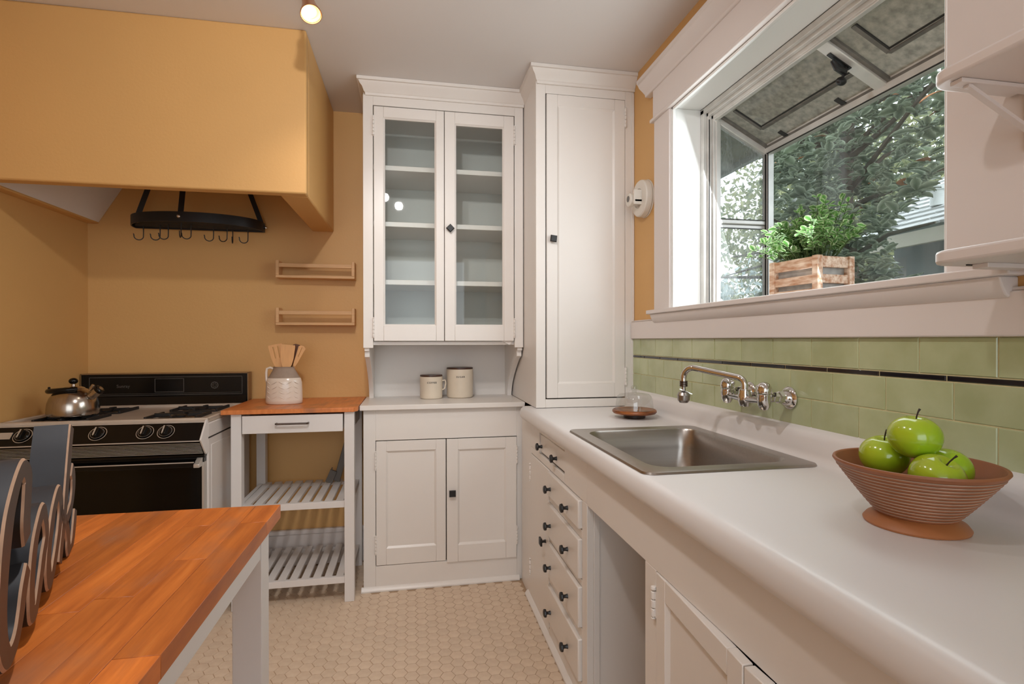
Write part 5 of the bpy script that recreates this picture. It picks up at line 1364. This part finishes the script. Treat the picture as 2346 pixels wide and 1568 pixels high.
rbox(-CW + 0.010, CW - 0.010, -CD + 0.010, CD - 0.010, 0.003, 0.122, 'liner', LINER)
plant = thing('potted_boxwood', 'leafy green boxwood plant growing in the wooden crate', 'plant', pc + Vector((0, 0, 0.123)))
def leaf_geo(L, Wd, cup=0.15):
    """leaf along +x, 10 faces"""
    st = [(0.0, 0.08), (0.25, 0.75), (0.55, 1.0), (0.82, 0.7), (1.0, 0.04)]
    g = G(); vs = []
    for t, w in st:
        z = cup * L * sin(pi * t) * 0.5
        vs += [(t * L, -w * Wd, z + cup * Wd), (t * L, 0, z), (t * L, w * Wd, z + cup * Wd)]
    fs = []
    for i in range(len(st) - 1):
        for k in range(2): fs.append((3 * i + k, 3 * i + 3 + k, 3 * i + 4 + k, 3 * i + 1 + k))
    return g.add(vs, fs)
rng = random.Random(5)
def plant_leaf_points():
    pts = []
    for s in range(120):
        u, v = rng.uniform(-1, 1), rng.uniform(-1, 1)
        bx, by = rot2(u * CW * 0.7, v * CD * 0.85)
        tall_ = 0.105 + 0.07 * rng.random() - 0.045 * v
        lean = Vector((u * 0.06 + rng.uniform(-0.02, 0.02) - 0.015, v * (0.035 if v > 0 else 0.085) + rng.uniform(-0.02, 0.02), 0))
        if rng.random() < 0.22: lean *= 1.6; tall_ *= 0.55
        base_ = Vector((bx, by, pc.z + 0.1235)); tip = base_ + Vector((0, 0, max(0.04, tall_))) + lean
        tip.x = min(tip.x, XO - 0.03); tip.y = min(tip.y, YO1 - 0.03)
        pts.append((base_, tip))
    return pts
stems = plant_leaf_points()
g = G()
for b, t in stems: g.tube([b, b.lerp(t, 0.5) + Vector((0, 0, 0.012)), t], [0.0012, 0.001, 0.0007], 4, False)
o = mesh_obj('stems', g, STEMG, plant); o['kind'] = 'stuff'
lf = leaf_geo(0.022, 0.0078); lproto = None; rest = G(); cnt = 0
spots = []
for b, t in stems:
    m_ = rng.randint(6, 9)
    for i in range(m_):
        f = 0.25 + 0.75 * (i + rng.random() * 0.6) / m_
        p = b.lerp(t, min(1.0, f)) + Vector((0, 0, 0.012 * sin(pi * f)))
        for sgn in (0, pi): spots.append((p, rng.uniform(0, 2 * pi) + sgn, rng.uniform(-0.2, 0.9), rng.uniform(0.75, 1.35)))
rng.shuffle(spots)
spots.sort(key=lambda q: (q[0].x * 0.8 + q[0].y * 0.6) - q[0].z * 0.35 + rng.random() * 0.05)
for i, (p, az, el, sc) in enumerate(spots):
    M = Matrix.Rotation(az, 4, 'Z') @ Matrix.Rotation(-el, 4, 'Y') @ Matrix.Rotation(rng.uniform(-0.6, 0.6), 4, 'X')
    if i < 300:
        if lproto is None:
            gg = G(); gg.v = lf.v; gg.f = lf.f; lo = set_margin(mesh_obj('leaf', gg, LEAFP, None, smooth=80)); lproto = lo
        else:
            lo = lproto.copy(); COL.objects.link(lo)
        lo.parent = plant; lo.matrix_local = Matrix.Translation(p - plant.location) @ M @ Matrix.Scale(sc, 4)
    else:
        rest.add([p + (M @ Vector(v)) * sc for v in lf.v], lf.f)
o = set_margin(mesh_obj('leaf_mass', rest, LEAFP, plant, smooth=80)); o['kind'] = 'stuff'

# ================================================================== OUTSIDE
g = G().box(1.3, 40, -20, 40, -1.2, -1.1)
struct('ground', g, GRASS, 'garden ground beyond the window', smooth=0)
# own house eave running along the wall outside
ev = thing('eave', 'pale boarded roof eave of the house seen through the side pane', 'eave', (1.6, 3.0, 2.27))
g = G().prism([(1.17, 2.46), (1.95, 2.29), (1.95, 2.32), (1.17, 2.49)], 'y', -2, 7.0); mesh_obj('soffit', g, mat('dark_soffit', srgb(170, 168, 150), 0.8, var=0.3, vscale=6), ev)
g = G().box(1.93, 1.965, -2, 7.0, 2.262, 2.35); mesh_obj('fascia_board', g, EAVEW, ev)
for y in np.arange(2.4, 7.0, 0.55):
    g = G().prism([(1.17, 2.40), (1.93, 2.265), (1.93, 2.30), (1.17, 2.46)], 'y', float(y), float(y) + 0.05); mesh_obj('rafter_tail', g, EAVEW, ev)
g = G().box(1.165, 1.19, 2.02, 7.0, -1.1, 2.45); struct('wall_outside', g, HOUSEW, 'outer face of the house wall', smooth=0)

# big-leaved tree close to the window
tr = thing('broadleaf_tree', 'dark broad-leaved tree filling the garden window', 'tree', (3.0, 3.1, -1.1))
g = G()
g.tube([(3.0, 3.2, -1.1), (2.98, 3.15, 0.3), (2.92, 3.1, 1.2), (2.95, 3.2, 2.2), (3.0, 3.2, 3.2)], [0.10, 0.085, 0.07, 0.05, 0.03], 12)
rng = random.Random(21)
br = []
for i in range(46):
    z = rng.uniform(0.2, 3.2); a = rng.uniform(0, 2 * pi); L = rng.uniform(0.5, 1.2)
    b0 = Vector((2.95, 3.15, z)); b1 = b0 + Vector((cos(a) * L * 0.7, sin(a) * L * 1.25, rng.uniform(0.0, 0.5)))
    g.tube([b0, b0.lerp(b1, 0.5) + Vector((0, 0, 0.05)), b1], [0.02, 0.013, 0.006], 6); br.append((b0, b1))
mesh_obj('trunk_and_branches', g, BARK, tr)
lt = leaf_geo(0.074, 0.023, 0.2)
spots = []
def tree_ok(p):
    # stay clear of the view past the neighbour's roof (right, low) and of the house
    if p.x < 2.0: return False
    az = math.degrees(atan2(p.x, p.y)); d = p.x * sin(YAW) + p.y * cos(YAW); yy = 780 - (p.z - 1.22) / d * FPX
    px = 1173 + FPX * math.tan(radians(az) - YAW)
    if px > 2035 and yy > 470 + (2164 - px) * 0.35 - (px - 2035) * 0.6 and yy < 640: return False
    if px < 1760: return False
    return True
while len(spots) < 15000:
    u = rng.random()
    c = Vector((rng.uniform(2.15, 3.5), rng.uniform(1.6, 5.0), rng.uniform(0.6, 3.9)))
    if not tree_ok(c): continue
    if c.z > 1.95 and c.y < 2.9 and rng.random() < 0.55: continue
    # whorl of leaves round a twig end
    n_ = rng.randint(4, 7)
    for k in range(n_):
        p = c + Vector((rng.uniform(-0.02, 0.02), rng.uniform(-0.02, 0.02), rng.uniform(-0.015, 0.015)))
        spots.append((p, 2 * pi * k / n_ + rng.uniform(-0.3, 0.3), rng.uniform(-0.5, 0.7), rng.uniform(0.7, 1.35)))
spots.sort(key=lambda q: q[0].x)
lproto = None; rest = G(); dead = G()
for i, (p, az, el, sc) in enumerate(spots):
    M = Matrix.Rotation(az, 4, 'Z') @ Matrix.Rotation(-el, 4, 'Y') @ Matrix.Rotation(rng.uniform(-0.7, 0.7), 4, 'X')
    if i < 300:
        if lproto is None:
            lo = lproto = set_margin(mesh_obj('leaf', lt, LEAFT, None, smooth=80))
        else:
            lo = lproto.copy(); COL.objects.link(lo)
        lo.parent = tr; lo.matrix_local = Matrix.Translation(p - tr.location) @ M @ Matrix.Scale(sc, 4)
    elif i % 90 == 7:
        dead.add([p + (M @ Vector(v)) * sc for v in lt.v], lt.f)
    else:
        rest.add([p + (M @ Vector(v)) * sc for v in lt.v], lt.f)
o = set_margin(mesh_obj('leaf_mass', rest, LEAFT, tr, smooth=80)); o['kind'] = 'stuff'
o = mesh_obj('withered_leaves', dead, DEADLEAF, tr, smooth=80); o['kind'] = 'stuff'; o['label'] = 'scattered withered brown leaves'

def bush(name, label, cat, c, rad, n, size, m, seed, trunk=True):
    rng = random.Random(seed); t = thing(name, label, cat, (c[0], c[1], -1.1))
    if trunk:
        g = G().tube([(c[0], c[1], -1.1), (c[0] + 0.1, c[1], (c[2] - 1.1) / 2), (c[0], c[1], c[2] + rad[2] * 0.5)], [0.16, 0.12, 0.05], 10); mesh_obj('trunk', g, BARK, t)
    N = np.random.default_rng(seed)
    d = N.normal(size=(n, 3)); d /= np.linalg.norm(d, axis=1)[:, None]
    rr_ = N.random(n) ** 0.5
    lump = 1 + 0.22 * np.sin(d[:, 0] * 7 + seed) * np.cos(d[:, 1] * 6) + 0.15 * np.sin(d[:, 2] * 11)
    P = np.array(c) + d * (rr_ * lump)[:, None] * np.array(rad)
    a = N.normal(size=(n, 3)); a /= np.linalg.norm(a, axis=1)[:, None]
    b = np.cross(a, N.normal(size=(n, 3))); b /= np.linalg.norm(b, axis=1)[:, None]
    s = size * (0.6 + 0.8 * N.random(n))[:, None]
    V = np.stack([P - a * s, P + b * s * 0.45, P + a * s, P - b * s * 0.45], 1).reshape(-1, 3)
    V[:, 2] = np.maximum(V[:, 2], -1.09)
    g = G(); g.v = [tuple(q) for q in V.tolist()]; g.f = [(4 * i, 4 * i + 1, 4 * i + 2, 4 * i + 3) for i in range(n)]
    o = mesh_obj('foliage', g, m, t, smooth=0); o['kind'] = 'stuff'
    return t
bush('olive_tree', 'fine-leaved olive green tree behind the neighbouring roof', 'tree', (8.2, 8.3, 3.0), (2.6, 2.9, 2.7), 36000, 0.06, LEAFF, 3)
bush('garden_tree', 'dense dark green tree farther down the garden', 'tree', (7.8, 16.5, 2.4), (2.2, 2.3, 3.2), 16000, 0.07, LEAFF, 9)
bush('hazy_shrub', 'grey-green shrub paled for haze, seen through the side pane', 'shrub', (3.9, 7.0, 0.7), (1.2, 1.0, 1.7), 9000, 0.05, LEAFHAZE, 14)

# neighbouring house
nh = thing('neighbour_house', 'neighbouring house with a pale shingled roof and cream fascia', 'house', (4.6, 3.0, -1.1))
g = G().box(4.35, 6.6, 0.6, 4.15, -1.1, 2.12); mesh_obj('wall', g, HOUSEW, nh)
g = G().box(3.98, 4.02, 0.4, 4.36, 1.985, 2.105); mesh_obj('fascia', g, FASCIA, nh, bevel=0.004)
sl = radians(30)
def roofp(u, y, h=0.0): return (3.97 + u * cos(sl) - h * sin(sl), y, 2.115 + u * sin(sl) + h * cos(sl))
g = G()
vs = [roofp(0, 0.4, -0.03), roofp(1.6, 0.4, -0.03), roofp(1.6, 4.4, -0.03), roofp(0, 4.3, -0.03), roofp(0, 0.4, 0), roofp(1.6, 0.4, 0), roofp(1.6, 4.4, 0), roofp(0, 4.3, 0)]
g.add(vs, [(0, 3, 2, 1), (4, 5, 6, 7), (0, 1, 5, 4), (1, 2, 6, 5), (2, 3, 7, 6), (3, 0, 4, 7)]); mesh_obj('roof_deck', g, HOUSEW, nh, smooth=0)
rng = random.Random(2)
for r in range(12):
    u0 = r * 0.125; yy = 4.30 + u0 * 0.06 - (0.0 if r % 2 else 0.12)
    first = True
    while yy > 2.5:
        wd = rng.uniform(0.20, 0.30); y1 = yy if not first else 4.30 + u0 * 0.06; y0 = yy - wd; first = False
        g = G(); a = 0.006
        vs = [roofp(u0 - 0.01, y0 + a, 0.004), roofp(u0 + 0.14, y0 + a, 0.001), roofp(u0 + 0.14, y1 - a, 0.001), roofp(u0 - 0.01, y1 - a, 0.004), roofp(u0 - 0.01, y0 + a, 0.026), roofp(u0 + 0.14, y0 + a, 0.008), roofp(u0 + 0.14, y1 - a, 0.008), roofp(u0 - 0.01, y1 - a, 0.026)]
        g.add(vs, [(0, 3, 2, 1), (4, 5, 6, 7), (0, 1, 5, 4), (1, 2, 6, 5), (2, 3, 7, 6), (3, 0, 4, 7)])
        mesh_obj('shingle', g, SHINGLE, nh, smooth=0); yy = y0
g = G().lathe([(0.05, 0), (0.05, 0.12), (0.07, 0.13), (0.07, 0.16), (0, 0.18)], roofp(0.42, 3.72, 0.02), 16); mesh_obj('roof_vent', g, EAVEW, nh)
